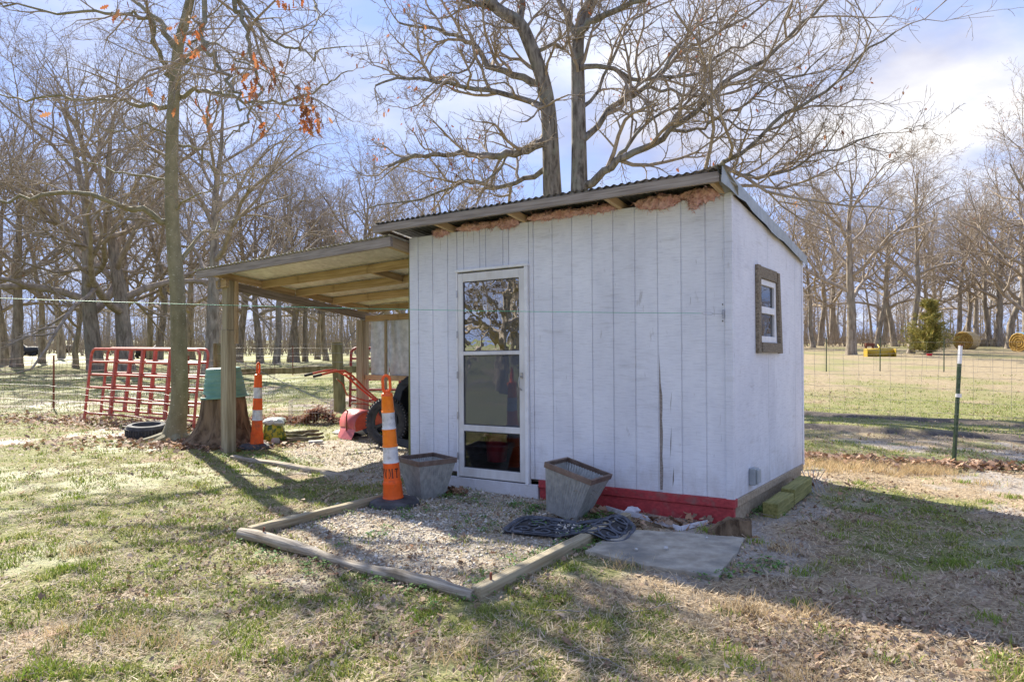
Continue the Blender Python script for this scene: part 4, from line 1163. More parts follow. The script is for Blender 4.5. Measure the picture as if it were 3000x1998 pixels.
# surface roots
for k, (dx_, dy_, L_) in enumerate(((-.55, -.25, .7), (-.2, -.5, .6), (.3, -.42, .5), (.5, .1, .5), (-.4, .35, .5))):
    mb = MB(); pts = [base + Vector((dx_ * f, dy_ * f + .04 * math.sin(f * 5 + k), .10 * max(1 - f, 0) ** 1.5 - .015)) for f in (0.1, .3, .5, .7, .9, 1.05)]
    mb.tube(pts, [.09, .075, .055, .04, .03, .012], 8); mb.build('root', M['bark_young'], ty, True)
# ------------------------------------------------------------------ objects of the yard
def rotm(ax, ang): return Matrix.Rotation(ang, 4, ax)
def place(loc, rz=0, tilt=None):
    m = Matrix.Translation(Vector(loc))
    if tilt: m = m @ Matrix.Rotation(tilt[1], 4, Vector(tilt[0]).normalized())
    return m @ Matrix.Rotation(rz, 4, 'Z')

# ---- traffic channelizer cones
def channelizer(loc, tilt, rz, label, facets, letters, hz):
    o = root('channelizer_cone', loc, label, 'traffic cone', 'traffic channelizers by the lean-to')
    Mx = place(loc, 0, tilt)
    Mr = place(loc, rz)
    mb = MB(); mb.lathe([(.001, .0), (.235, .0), (.24, .012), (.225, .045), (.16, .058), (.12, .060), (.001, .060)], 8, Mr, .39)
    mb.build('base', M['rubber_dusty'], o, bevel=.006)
    nf = 8 if facets else 32
    segs = [('body', .060, .195, .088, .083, 'orange'), ('body', .195, .373, .0755, .0705, 'orange'), ('stripe', .373, .514, .0685, .0655, 'white_refl'),
            ('stripe', .514, .670, .0645, .0605, 'orange_amber' if not facets else 'orange'), ('stripe', .670, .816, .0585, .0550, 'white_refl'), ('stripe', .816, .960, .0545, .0500, 'orange_amber' if not facets else 'orange')]
    for nm, z0, z1, r0, r1, mt in segs:
        mb = MB(); prof = [(r0 + .004, z0), (r0 + .004, z0 + .012), (r0, z0 + .016)]
        if mt == 'white_refl' and z0 < .5 or (mt != 'orange' and z0 < .6 and not facets):
            k = 6
            for i in range(k): 
                zz = z0 + .02 + (z1 - z0 - .035) * i / k; prof += [(r0 + (r1 - r0) * i / k, zz), (r0 + (r1 - r0) * i / k - .002, zz + (z1 - z0 - .035) / k * .6)]
        prof += [(r1, z1 - .012), (r1 + .002, z1 - .008), (r1 + .002, z1 - .0005)]
        mb.lathe(prof, nf if mt != 'orange' or facets else 32, Mx, rz)
        mb.build(nm, M[mt], o, smooth=not facets, angle=30)
    mb = MB(); mb.lathe([(.052, .9595), (.052, .965), (.046, .985), (.022, .995), (.018, 1.01), (.001, 1.012)], 24, Mx)
    mb.build('neck', M['orange'], o, True)
    mb = MB(); ring = []
    W, Hh = .032, .150
    for i in range(28):
        a = 2 * math.pi * i / 28
        x = W * max(-1, min(1, 1.25 * math.cos(a))); z = 1.068 + Hh / 2 * math.sin(a)
        ring.append(Mx @ (Matrix.Rotation(hz, 4, 'Z') @ Vector((x, 0, z))))
    ring.append(ring[0]); ring.append(ring[1])
    mb.tube(ring, .013, 8, False); mb.build('handle', M['orange'], o, True)
    if letters:
        strokes = {   # stencil slab letters in a 1 x 1 box
            'P': [(0, 0, .26, 1), (.05, .9, .55, 1), (.05, .48, .55, .58), (.50, .52, .66, .96), (-.06, 0, .34, .08)],
            'V': None, 'M': None,
            'T': [(.28, 0, .50, 1), (-.05, .86, .24, 1), (.54, .86, .83, 1), (-.05, .66, .03, .86), (.75, .66, .83, .86), (.18, 0, .60, .07)]}
        polyg = {'V': [[(0, 1), (.24, 1), (.46, .12), (.34, 0)], [(.50, .0), (.58, .0), (.84, 1), (.70, 1)], [(-.06, .93), (.3, .93), (.3, 1), (-.06, 1)], [(.62, .93), (.9, .93), (.9, 1), (.62, 1)]],
                 'M': [[(.02, 0), (.12, 0), (.12, 1), (.02, 1)], [(.16, 1), (.36, 1), (.56, .25), (.46, .05)], [(.58, .2), (.66, .45), (.78, 1), (.72, 1)], [(.80, 0), (1.02, 0), (1.02, 1), (.80, 1)], [(-.06, 0), (.22, 0), (.22, .08), (-.06, .08)], [(.72, 0), (1.1, 0), (1.1, .08), (.72, .08)], [(-.06, .93), (.14, .93), (.14, 1), (-.06, 1)], [(.9, .93), (1.1, .93), (1.1, 1), (.9, 1)]]}
        mb = MB(); hh = .082; z0 = .245; adv = 0
        for ch, wd in (('P', .85), ('V', 1.0), ('M', 1.28), ('T', .95)):
            pg = polyg.get(ch) or [[(a, b_), (c_, b_), (c_, d_), (a, d_)] for a, b_, c_, d_ in strokes[ch]]
            for poly in pg:
                # split each stroke in strips so that it wraps round the tube
                q = [Vector((p[0], p[1])) for p in poly]; n = 4; vs = []; fs = []
                for i in range(n + 1):
                    f = i / n
                    for (a_, b_) in ((q[0], q[3]), (q[1], q[2])):
                        pt = a_ * (1 - f) + b_ * f
                        ang = letters + (adv + pt.x * .8) * .051 / .084
                        zz = z0 + pt.y * hh; rad = .0755 - (zz - .195) / .178 * .005 + .0014
                        vs.append(Mx @ Vector((rad * math.cos(ang), rad * math.sin(ang), zz)))
                for i in range(n): fs.append((i * 2, i * 2 + 1, i * 2 + 3, i * 2 + 2))
                mb.add(vs, fs)
            adv += wd
        mb.build('lettering', M['black_ink'], o)
    return o
cn = G(1153, 1478)
channelizer(cn, ((0, 1, 0), R(-3.4)), .3, 'orange and white traffic cone stencilled with black letters beside the planter', False, R(-86) - 2.27 * .051 / .084, R(8))
cf = G(752, 1312)
channelizer(cf, ((0, 1, 0), R(1.2)), .1, 'faceted orange and white traffic cone between lean-to post and bag', True, None, R(80))

# ---- galvanised planters
def planter(loc, rz, tilt, label, T=.40, B=.25, Hh=.36, seed=1):
    o = root('planter', loc, label, 'planter', 'galvanised planters by the door')
    Mx = place(loc, 0, tilt) @ Matrix.Rotation(rz, 4, 'Z')
    mb = MB(); nr = 16; n = nr * 4
    for s in range(4):
        Rt = Matrix.Rotation(s * math.pi / 2, 4, 'Z'); vs = []; fs = []
        for j in range(3):
            f = j / 2; hw = (B + (T - B) * f) / 2
            for i in range(n + 1):
                x = -hw + 2 * hw * i / n
                y = -hw - .0022 * math.sin(2 * math.pi * i / 4) * (0 if i in (0, n) else 1)
                vs.append(Mx @ (Rt @ Vector((x, y, f * (Hh - .02)))))
        for j in range(2):
            for i in range(n): fs.append((j * (n + 1) + i, j * (n + 1) + i + 1, (j + 1) * (n + 1) + i + 1, (j + 1) * (n + 1) + i))
        mb.add(vs, fs)
    body = mb.build('body', M['galv_planter'], o)
    for s in range(4):
        mb = MB(); Rt = Mx @ Matrix.Rotation(s * math.pi / 2, 4, 'Z'); hw = T / 2 + .004
        mb.hexa([Rt @ Vector(p) for p in ((-hw, -hw, Hh - .045), (hw, -hw, Hh - .045), (hw - .007, -hw + .007, Hh - .045), (-hw + .007, -hw + .007, Hh - .045), (-hw - .004, -hw - .004, Hh), (hw + .004, -hw - .004, Hh), (hw - .018, -hw + .018, Hh), (-hw + .018, -hw + .018, Hh))])
        mb.build('rim', M['planter_rim'], o, bevel=.002)
    mb = MB(); hw = (B + (T - B) * .55) / 2 - .01
    mb.add([Mx @ Vector(p) for p in ((-hw, -hw, Hh * .55), (hw, -hw, Hh * .55), (hw, hw, Hh * .55), (-hw, hw, Hh * .55))], [(0, 1, 2, 3)])
    mb.build('soil', M['interior'], o)
    rng = random.Random(seed)
    mb = MB()
    for k in range(16):
        p = Vector((rng.uniform(-hw, hw), rng.uniform(-hw, hw), Hh * .55)); d = Vector((rng.gauss(0, .07), rng.gauss(0, .07), rng.uniform(.05, .2)))
        if rng.random() < .35: d = Vector((rng.uniform(-.05, .22), rng.uniform(-.2, .05), .18))
        pts = [Mx @ (p + d * f + Vector((0, 0, -.10 * f * f))) for f in (0, .4, .75, 1.1)]
        mb.tube(pts, [.003, .0025, .002, .001], 4)
    mb.build('dead_stems', M['wood_tan'], o)
    return o
p1 = G(1238, 1445)
planter((-.80, 6.70, 0), R(38), None, 'upright galvanised planter with brown rim and dry stems beside the orange cone', .40, .25, .36, 1)
planter((.455, 5.93, .015), R(-30), ((.35, 1, 0), R(15)), 'galvanised planter tilted against the red skirting beside the doormat', .42, .26, .40, 2)

# ---- timber edging of the gravel pad
def edging(name, a, b, w, h, mt, label, jag=.004, seed=1):
    o = beam(name, a, b, w, h, M[mt], None, bevel=.008, jag=jag, seed=seed); setp(o, label, 'timber', 'timbers edging the gravel pad'); return o
a, b_ = G(1395, 1742, .030), G(1838, 1518, .030)
t1 = edging('edging_timber', a, b_, .072, .088, 'wood_post', 'squared timber edging running from the doormat to the log end', .004, 3)
mb = MB(); mb.tube([a + (b_ - a) * .07 + Vector((0, 0, .04)), a + (b_ - a) * .07 + Vector((0, 0, .085))], .008, 8); mb.build('spike', M['rust'], t1, True)
# half-buried round log
a, b_ = G(705, 1568, .02), G(1390, 1748, .018)
rng = random.Random(4); pts = []; rr = []
for i in range(15):
    f = i / 14; p = a.lerp(b_, f); pts.append(p + Vector((rng.gauss(0, .008), rng.gauss(0, .008), .012 - .012 * f + .015 * math.sin(f * 9)))); rr.append(.046 + rng.gauss(0, .0035) - .014 * f)
lx = (b_ - a).normalized(); lz = Vector((0, 0, 1)); lz = (lz - lx * lz.dot(lx)).normalized(); ly = lz.cross(lx); lm = (a + b_) / 2
ML = Matrix(((lx.x, ly.x, lz.x, lm.x), (lx.y, ly.y, lz.y, lm.y), (lx.z, ly.z, lz.z, lm.z), (0, 0, 0, 1)))
mb = MB(); mb.tube([ML.inverted() @ q_ for q_ in pts], rr, 12); o = mb.build('edging_log', M['wood_rough'], None, True, matrix=ML)
o.data.materials[0] = M['wood_log'] = mat('weathered_log', (.20, .16, .115), (.50, .44, .35), 6, (.35, 9, 9), .9, bump=1.0, bdist=.012, c3=(.17, .135, .09), s3=3.0, p3=(.56, .70))
setp(o, 'long weathered round log edging the front of the gravel', 'log')
mb = MB(); q = a.lerp(b_, .12); mb.tube([q + Vector((0, 0, .04)), q + Vector((.01, 0, .10))], .007, 6); mb.build('spike', M['rust'], o, True)
edging('edging_timber', G(728, 1556, .04), G(1135, 1455, .035), .065, .065, 'wood_post', 'mossy timber edging between the log and the lettered cone', .006, 8)
o = beam('grey_plank', G(680, 1338, .02), G(1030, 1397, .005), .09, .045, M['wood_log'], None, bevel=.01, jag=.008, seed=2); setp(o, 'pale sunken plank lying before the lean-to post', 'plank')

# ---- concrete slab, block, split wood, trim strips by the corner
def slab(name, cs, z0, z1, mt, label, cat, bevel=.006):
    mb = MB(); n = len(cs)
    vs = [(c[0], c[1], z0) for c in cs] + [(c[0], c[1], z1) for c in cs]
    fs = [tuple(range(n - 1, -1, -1)), tuple(range(n, 2 * n))] + [(i, (i + 1) % n, n + (i + 1) % n, n + i) for i in range(n)]
    mb.add(vs, fs); o = mb.build(name, M[mt], None, bevel=bevel); setp(o, label, cat); return o
sl = [G(*p) for p in ((1717, 1624), (1772, 1588), (1822, 1560), (2000, 1570), (2185, 1586), (2150, 1640), (2100, 1702), (1990, 1682), (1900, 1668), (1800, 1645))]
rs = random.Random(12); outl = []
for i_ in range(len(sl)):
    a_, b2_ = sl[i_], sl[(i_ + 1) % len(sl)]
    for k_ in range(5):
        f_ = k_ / 5; outl.append((a_.x + (b2_.x - a_.x) * f_ + rs.gauss(0, .006), a_.y + (b2_.y - a_.y) * f_ + rs.gauss(0, .006)))
slab('concrete_slab', outl, -.05, .028, 'concrete', 'worn grey concrete slab on the ground before the red skirting', 'slab')
for (px, py, r_, lb) in ((1951, 1610, .017, 'white pebble on the middle of the concrete slab'), (1864, 1613, .013, 'reddish pebble on the concrete slab near the doormat'), (2071, 1577, .009, 'tiny white pebble at the back edge of the concrete slab')):
    p = G(px, py, .028); mb = MB(); rng = random.Random(px)
    mb.lathe([(.001, -.7), (.6, -.6), (1, 0), (.75, .6), (.001, .85)], 7, Matrix.Translation(p + Vector((0, 0, r_ * .65))) @ Matrix.Scale(r_, 4), wob=lambda a_, z_: 1 + .22 * math.sin(3 * a_ + px))
    o = mb.build('pebble', M['stone'], None, True); setp(o, lb, 'pebble')
cs = [G(2068, 1552), G(2210, 1552), G(2225, 1528), G(2120, 1520)]
mb = MB(); A_, B_ = G(2078, 1572), G(2205, 1577)
d = (B_ - A_); nb = Vector((-d.y, d.x, 0)).normalized()
nv = 12; vs = []; fs = []; rng = random.Random(9)
for i in range(nv + 1):
    f = i / nv; p = A_ + d * f; zt = .02 + .10 * min(1, f * 2.2) + rng.uniform(-.006, .006)
    vs += [p + Vector((0, 0, -.05)), p + Vector((0, 0, zt)) + nb * .04, p + nb * (.11 - .03 * f) + Vector((0, 0, zt + .01)), p + nb * .12 + Vector((0, 0, -.05))]
for i in range(nv):
    for k in range(4):
        k2 = (k + 1) % 4; fs.append((i * 4 + k, i * 4 + 4 + k, i * 4 + 4 + k2, i * 4 + k2))
fs += [(0, 1, 2, 3), (nv * 4 + 3, nv * 4 + 2, nv * 4 + 1, nv * 4)]
mb.add(vs, fs); o = mb.build('split_log', M['bark_stump'], None); setp(o, 'rough split log end under the shed corner beside the slab', 'log')
q = S(-.62, -.10, .0); mb = MB(); mb.box((q.x, q.y, -.02), .36, .18, .15, Matrix.Rotation(math.atan2(U.y, U.x), 3, 'Z')); o = mb.build('concrete_block', M['concrete'], None, bevel=.006); setp(o, 'grey concrete block under the red skirting', 'block')
q = S(-.14, -.10, .0); mb = MB(); mb.box((q.x, q.y, -.04), .26, .2, .14, Matrix.Rotation(math.atan2(U.y, U.x), 3, 'Z')); o = mb.build('corner_block', M['concrete'], None, bevel=.006); setp(o, 'pale block holding up the shed corner above the split log', 'block')
def strip(name, pts, w, mt, label):
    pts = [Vector(p) for p in pts]; vs = []; fs = []
    for i, p in enumerate(pts):
        t = (pts[min(i + 1, len(pts) - 1)] - pts[max(i - 1, 0)]).normalized(); n_ = Vector((-t.y, t.x, 0)).normalized()
        vs += [p, p + Vector((0, 0, w)), p + n_ * .008 + Vector((0, 0, w)), p + n_ * .008]
    for i in range(len(pts) - 1):
        for k in range(4):
            k2 = (k + 1) % 4; fs.append((i * 4 + k, i * 4 + 4 + k, i * 4 + 4 + k2, i * 4 + k2))
    fs += [(0, 1, 2, 3), tuple(len(pts) * 4 - 1 - k for k in range(4))]
    mb = MB(); mb.add(vs, fs); o = mb.build(name, M[mt]); setp(o, label, 'trim strip'); return o
strip('trim_strip', [G(1775, 1494, .02), G(1820, 1508, .025), G(1868, 1517, .03), G(1930, 1536, .012), G(1993, 1556, .006)], .036, 'plastic_white', 'long bowed white trim strip lying along the red skirting')
strip('trim_strip', [G(1997, 1555, .006), G(2030, 1546, .01), G(2074, 1536, .012)], .034, 'plastic_white', 'short white trim strip running under the shed corner')
mb = MB(); rng = random.Random(3)
q = G(1852, 1512); mb.lathe([(.001, 0), (.05, .005), (.06, .03), (.035, .055), (.001, .06)], 9, Matrix.Translation(q + Vector((0, 0, .02))), wob=lambda a_, z_: 1 + .3 * math.sin(4 * a_ + 30 * z_))
o = mb.build('plastic_scrap', M['plastic_white'], None, True); setp(o, 'crumpled pale plastic scrap on the end of the squared timber', 'scrap')

# ---- mossy timbers along the right wall
def RWp(d_, o_, z): return S(o_, -d_, z)
def rtimber(d0, d1, o_, z, w, h, lb):
    o = beam('mossy_timber', Vector((*RWp(d0, o_, 0).xy, z)), Vector((*RWp(d1, o_, 0).xy, z)), w, h, M['wood_moss'], None, bevel=.008, jag=.004, seed=int(d0 * 10)); setp(o, lb, 'timber', 'mossy timbers along the side wall'); return o
rtimber(.42, .95, .17, .055, .125, .14, 'green mossy timber block below the outlet box, foremost of the two')
rtimber(.99, 1.70, .17, .075, .12, .14, 'green mossy timber behind the foremost block along the side wall')
mb = MB()
for k in range(5):
    p = RWp(1.72 + .02 * k, .12 + .03 * k, 0); mb.tube([Vector((p.x, p.y, .19)), Vector((p.x + .02 * k, p.y - .03, .20)), Vector((p.x + .03, p.y - .08 + .02 * k, .10)), Vector((p.x + .05, p.y - .10, .0))], .004, 6)
o = mb.build('wire_tangle', M['wire'], None, True); setp(o, 'loose loops of wire hanging over the rear mossy timber', 'wire')
q = G(2358, 1437); mb = MB(); mb.tube([q + Vector((.07 * math.cos(a_), .10 * math.sin(a_), .012 + .02 * math.sin(a_))) for a_ in [R(200 - 20 * k) for k in range(13)]], .007, 6)
o = mb.build('plastic_hook', M['white_paint'], None, True); setp(o, 'white curved plastic hook lying on the ground past the mossy timbers', 'hook')

# ---- scroll doormat draped over the timber
mo = root('doormat', G(1660, 1560), 'black rubber scroll doormat sagging over the squared timber', 'doormat')
TA, TB = G(1395, 1742, .030), G(1838, 1518, .030)
ed = (TB - TA).to_2d().normalized()
def mat_z(x, y):
    d_ = (Vector((x, y)) - TA.to_2d()); dist = abs(d_.x * -ed.y + d_.y * ed.x)
    return .014 + .072 * math.exp(-(dist / .13) ** 2) + .008 * math.sin(x * 9)
mc = G(1668, 1556); mxa = Vector((.93, -.37)).normalized(); mya = Vector((.37, .93)).normalized()
def mp_(u_, v_):
    q = mc.to_2d() + mxa * u_ + mya * v_; return Vector((q.x, q.y, mat_z(q.x, q.y)))
mb = MB(); out_ = []
hw, hh = .47, .26
for i in range(49):
    a_ = 2 * math.pi * i / 48; e = 5
    cx_, sx_ = math.cos(a_), math.sin(a_)
    u_ = hw * math.copysign(abs(cx_) ** (2 / e), cx_); v_ = hh * math.copysign(abs(sx_) ** (2 / e), sx_)
    out_.append((u_, v_))
mb.tube([mp_(*p) for p in out_], .017, 6, False, ry=.007); mb.tube([mp_(p[0] * .90, p[1] * .82) for p in out_], .007, 6, False, ry=.006)
mb.build('border', M['mat_rubber'], mo, True)
mb = MB(); rng = random.Random(6)
for iu in range(5):
    for iv in range(3):
        for h_ in (1,):
            cu, cv = -.36 + .17 * iu + .05 * (iv % 2), -.15 + .15 * iv
            sg = h_ * (1 if (iu + iv) % 2 else -1); ph = rng.uniform(0, 6.28)
            pts = []
            for k in range(22):
                f = k / 21; a_ = ph + sg * f * 8.5; r_ = .088 * (1 - f) + .010
                u_, v_ = cu + .03 * h_ + r_ * math.cos(a_), cv + .02 * h_ + r_ * math.sin(a_) * .9
                pts.append(mp_(max(-hw * .93, min(hw * .93, u_)), max(-hh * .9, min(hh * .9, v_))))
            mb.tube(pts, .0095, 6, True, ry=.005)
mb.build('scrollwork', M['mat_rubber'], mo, True)
mb = MB(); vs = []; fs = []
for j in range(9):
    for i in range(17): 
        p = mp_(hw * .96 * (-1 + i / 8), hh * .95 * (-1 + j / 4)); vs.append(p + Vector((0, 0, -.009)))
for j in range(8):
    for i in range(16): fs.append((j * 17 + i, j * 17 + i + 1, j * 17 + i + 18, j * 17 + i + 17))
mb.add(vs, fs); mb.build('backing', M['rubber'], mo, True)

# ---- stump with upturned tub
sp = G(655, 1300)
st = root('tree_stump', sp, 'broad old tree stump with fluted bark behind the lean-to post', 'stump')
mb = MB(); ph = 1.3
mb.lathe([(.62, -.06), (.50, .03), (.40, .12), (.335, .25), (.30, .42), (.285, .60), (.27, .70), (.001, .71)], 40, Matrix.Translation(sp), wob=lambda a_, z_: 1 + (.10 * math.sin(5 * a_ + ph) + .05 * math.sin(11 * a_) + .03 * math.sin(23 * a_ + z_ * 6)) * max(.25, 1.2 - z_ * 1.3))
mb.build('trunk', M['bark_stump'], st, True, angle=80)
tubm = place(sp + Vector((.02, 0, .66)), 0, ((0, 1, 0), R(-3.5)))
tb = root('plastic_tub', sp + Vector((0, 0, .66)), 'faded green plastic tub turned upside down on the stump', 'tub')
mb = MB(); prof = [(.300, .0)]
for k in range(6):
    z = .03 + .06 * k; r_ = .285 - .010 * k; prof += [(r_, z), (r_ - .002, z + .05), (r_ - .006, z + .055)]
prof += [(.225, .395), (.20, .405), (.001, .407)]
mb.lathe(prof, 40, tubm); mb.build('wall', M['green_tub'], tb, True, angle=30)
mb = MB(); mb.lathe([(.296, -.012), (.318, -.012), (.322, .0), (.318, .012), (.296, .014)], 40, tubm, close=True); mb.build('rim', M['green_tub'], tb, True)
mb = MB(); rng = random.Random(2)
for (ao, zo, w_, h_) in ((-.02, .20, .035, .03), (.05, .235, .025, .03), (-.10, .235, .02, .02), (0, .13, .045, .025), (.02, .105, .025, .015), (-.06, .26, .01, .02)):
    a0 = R(-113) + ao * 1.0; vs = []
    for (s_, t_) in ((-1, -1), (.2, -1.3), (1, -.6), (1.2, .5), (.3, 1.2), (-.8, .9)):
        ang = a0 + s_ * w_ / .28; zz = zo + t_ * h_ * .6; vs.append(tubm @ Vector(((.2895 - .165 * zz) * math.cos(ang), (.2895 - .165 * zz) * math.sin(ang), zz)))
    mb.add(vs, [tuple(range(6))])
mb.build('sticker_remains', M['black_ink'], tb)

# ---- bag by the far cone
bp = G(792, 1296)
bo = root('feed_bag', bp, 'half-empty yellow and green printed bag with clear top beside the faceted cone', 'bag')
mb = MB(); mb.lathe([(.001, 0), (.14, .0), (.165, .06), (.16, .14), (.14, .21), (.10, .26), (.001, .27)], 20, Matrix.Translation(bp + Vector((.03, .05, 0))), wob=lambda a_, z_: 1 + .10 * math.sin(4 * a_ + 20 * z_) + .05 * math.sin(9 * a_))
mb.build('sack', M['bag'], bo, True, angle=60)
mb = MB(); mb.lathe([(.11, .24), (.15, .28), (.13, .32), (.07, .345), (.001, .35)], 18, Matrix.Translation(bp + Vector((.06, .05, 0))), wob=lambda a_, z_: 1 + .28 * math.sin(3 * a_ + 14 * z_) + .12 * math.sin(8 * a_))
mb.build('folded_top', M['bag_white'], bo, True, angle=60)
q = G(806, 1300); mb = MB(); mb.lathe([(.001, 0), (.05, 0), (.065, .035), (.05, .075), (.001, .085)], 9, Matrix.Translation(q), wob=lambda a_, z_: 1 + .15 * math.sin(3 * a_)); o = mb.build('stone', M['stone'], None, True); setp(o, 'fist-sized round stone beside the printed bag', 'stone')

# ---- tyre
q = G(430, 1279); to = root('tyre', q, 'old black car tyre lying flat beside the young tree', 'tyre')
Mt = place(q, 0, ((1, .3, 0), R(4)))
mb = MB(); mb.lathe([(.185, .03), (.20, .0), (.262, .0), (.282, .03), (.288, .09), (.282, .15), (.262, .185), (.20, .19), (.185, .16), (.20, .10)], 40, Mt, close=True); mb.build('sidewall', M['rubber_dusty'], to, True, angle=50)
mb = MB()
for k in range(40):
    a_ = 2 * math.pi * k / 40; mb.box(Mt @ Vector((.288 * math.cos(a_), .288 * math.sin(a_), .09)), .012, .026, .10, (Mt @ Matrix.Rotation(a_, 4, 'Z')).to_3x3())
tr_ = mb.build('tread', M['rubber'], to); tr_['kind'] = 'stuff'

# ---- tube gates
def gate(o_, h, up, W, Ht, nrail, nup, mt, label, name='tube_gate', grp='red tube gates', r=.024):
    """o_ lower left corner, h unit along, up unit along its height"""
    o_ = Vector(o_); h = Vector(h).normalized(); up = Vector(up).normalized()
    g = root(name, o_, label, 'gate', grp)
    rc = .12; ring = []
    for (cx_, cz_, a0) in ((W - rc, Ht - rc, 90), (rc, Ht - rc, 180)):
        for k in range(6): 
            a_ = R(a0 - 0 + (k * 18 if a0 == 180 else 0) - (90 if a0 == 180 else 0)) if False else None
    pts = [(0, 0), (0, Ht - rc)] + [(rc - rc * math.cos(R(18 * k)), Ht - rc + rc * math.sin(R(18 * k))) for k in range(1, 6)] + [(W - rc, Ht)] + [(W - rc + rc * math.sin(R(18 * k)), Ht - rc + rc * math.cos(R(18 * k))) for k in range(1, 6)] + [(W, 0)]
    mb = MB(); mb.tube([o_ + h * a_ + up * b_ for a_, b_ in pts], r, 8); mb.build('frame', M[mt], g, True)
    for k in range(nrail):
        z = .14 + (Ht - .14) * k / nrail
        mb = MB(); mb.tube([o_ + h * .01 + up * z, o_ + h * (W - .01) + up * z], r * .85, 8); mb.build('rail', M[mt], g, True)
    nn = h.cross(up)
    for k in range(nup):
        x = W * (k + 1) / (nup + 1)
        c_ = o_ + h * x + up * (.14 + (Ht - .14) / 2) - nn * .0
        Mx3 = Matrix((h, nn, up)).transposed()
        mb = MB(); mb.box(c_, .055, .052, Ht - .16, Mx3); mb.build('upright', M[mt], g, bevel=.004)
    return g
h1 = (G(566, 1258) - G(246, 1232)); 
gate(G(246, 1232), h1, Vector((.03, .18, 1.2)), 2.83, 1.30, 5, 3, 'gate_red', 'red tube gate leaning before another one behind the young tree')
gate(G(279, 1224) + Vector((0, .16, 0)), Vector((-5.13, 12.10, 0)) - G(279, 1224) - Vector((0, .16, 0)), Vector((.05, .16, 1.2)), 2.80, 1.30, 5, 3, 'gate_red', 'second red tube gate, wired behind the leaning one')
gate((-3.30, 14.6, .08), (1, .06, 0), (0.02, .0, 1), 3.0, 1.20, 5, 2, 'gate_dark', 'dull red tube gate hanging beside the round wooden fence post', r=.028)

# ---- wooden fence brace with round post
pp = G(994, 1205); bf = root('brace_fence', pp, 'weathered round fence post with split rails and wire brace behind the tiller', 'fence')
mb = MB(); mb.tube([pp + Vector((.01, 0, -.05)), pp + Vector((0, 0, .4)), pp + Vector((-.03, 0, .9)), pp + Vector((-.05, 0, 1.40))], [.125, .118, .112, .108], 14); mb.build('post', M['fence_wood'], bf, True, angle=50)
p2 = Vector((X_(640, 14.0), 14.0, 0)); mb = MB(); mb.tube([p2 + Vector((0, 0, -.05)), p2 + Vector((-.02, 0, 1.38))], [.09, .08], 12); mb.build('post', M['fence_wood'], bf, True)
beam('rail', p2 + Vector((0, -.06, .80)), pp + Vector((-.10, -.03, .86)), .06, .12, M['fence_wood'], bf, jag=.008, seed=3)
beam('rail', pp + Vector((.08, .0, .85)), pp + Vector((2.6, .5, .84)), .06, .12, M['fence_wood'], bf, jag=.008, seed=4)
mb = MB(); mb.tube([p2 + Vector((.1, -.08, 1.18)), pp + Vector((-.10, -.08, .12))], .007, 5)
for dzv in (1.18, 1.0, 1.36): mb.tube([p2 + Vector((0, -.08, dzv)), pp + Vector((0, -.12, dzv)), pp + Vector((3.5, .3, dzv))], .003, 4)
mb.build('wire', M['wire'], bf)

# ---- woven wire fences
def wire_fence(name, pts, Ht, nv, nh, mt, label, postpx, slant=0.0, seed=1, r=.0022, posts='rust', z0=.02, spare=False):
    rng = random.Random(seed); pts = [Vector(p) for p in pts]
    o = root(name, pts[0], label, 'fence')
    seg = [(pts[i + 1] - pts[i]).length for i in range(len(pts) - 1)]; tot = sum(seg)
    def along(s):
        for i, L_ in enumerate(seg):
            if s <= L_ or i == len(seg) - 1:
                p = pts[i].lerp(pts[i + 1], s / L_); p.z = float(hgt(np.array([p.x]), np.array([p.y]))[0]); return p
            s -= L_
    V3 = []
    n = int(tot / nv)
    for k in range(n + 1):
        s = tot * k / n; p = along(s); q = along(min(tot, max(0, s + slant * Ht + rng.gauss(0, abs(slant) * .25 + .008))))
        m_ = (p + q) / 2 + Vector((rng.gauss(0, .012), rng.gauss(0, .012), 0))
        V3.append([(p.x, p.y, p.z + z0, r), (m_.x, m_.y, p.z + Ht * .5, r), (q.x, q.y, q.z + Ht + rng.gauss(0, .01), r)])
    H3 = []
    for j in range(nh):
        z = z0 + (Ht - z0) * (j / (nh - 1)) ** .85
        line = []
        for k in range(int(tot / .35) + 1):
            p = along(min(tot, k * .35)); line.append((p.x, p.y, p.z + z + rng.gauss(0, .010), r * 1.2))
        H3.append(line)
    w_ = link('wire_mesh', tubes_to_mesh('wire_mesh', [(3, V3 + H3)]), M[mt], o); w_['kind'] = 'stuff'
    for (s, hh_) in postpx:
        p = along(s); mb = MB(); mb.tube([p + Vector((0, 0, -.05)), p + Vector((.01, 0, hh_))], .016, 6); mb.box(p + Vector((.01, -.0, hh_ / 2)), .036, .008, hh_); mb.build('post', M[posts], o)
    return o
wire_fence('wire_fence', [(-15.5, 15.6, 0), (-9.6, 15.0, 0), (-6.2, 13.9, 0), (-4.6, 13.9, 0)], 1.05, .085, 9, 'wire_rust', 'dense rusty woven wire fence left of the red gates', [(.5, 1.1), (5.93, 1.12), (9.4, 1.15)], .10, 2, .0026)
wire_fence('wire_fence', [(-15.5, 13.6, 0), (-9.0, 13.5, 0), (-5.9, 11.6, 0), (-4.95, 10.6, 0)], .62, .16, 5, 'wire', 'low bright wire mesh sagging past the tyre', [(2.2, .9)], -.12, 5, .0022)
wire_fence('wire_fence', [(9.4, 5.0, 0), (5.28, 8.54, 0), (3.93, 9.70, 0), (2.0, 11.36, 0)], 1.27, .178, 9, 'wire', 'thin square wire fence running behind the shed past the green steel post', [], .0, 3, .0016)
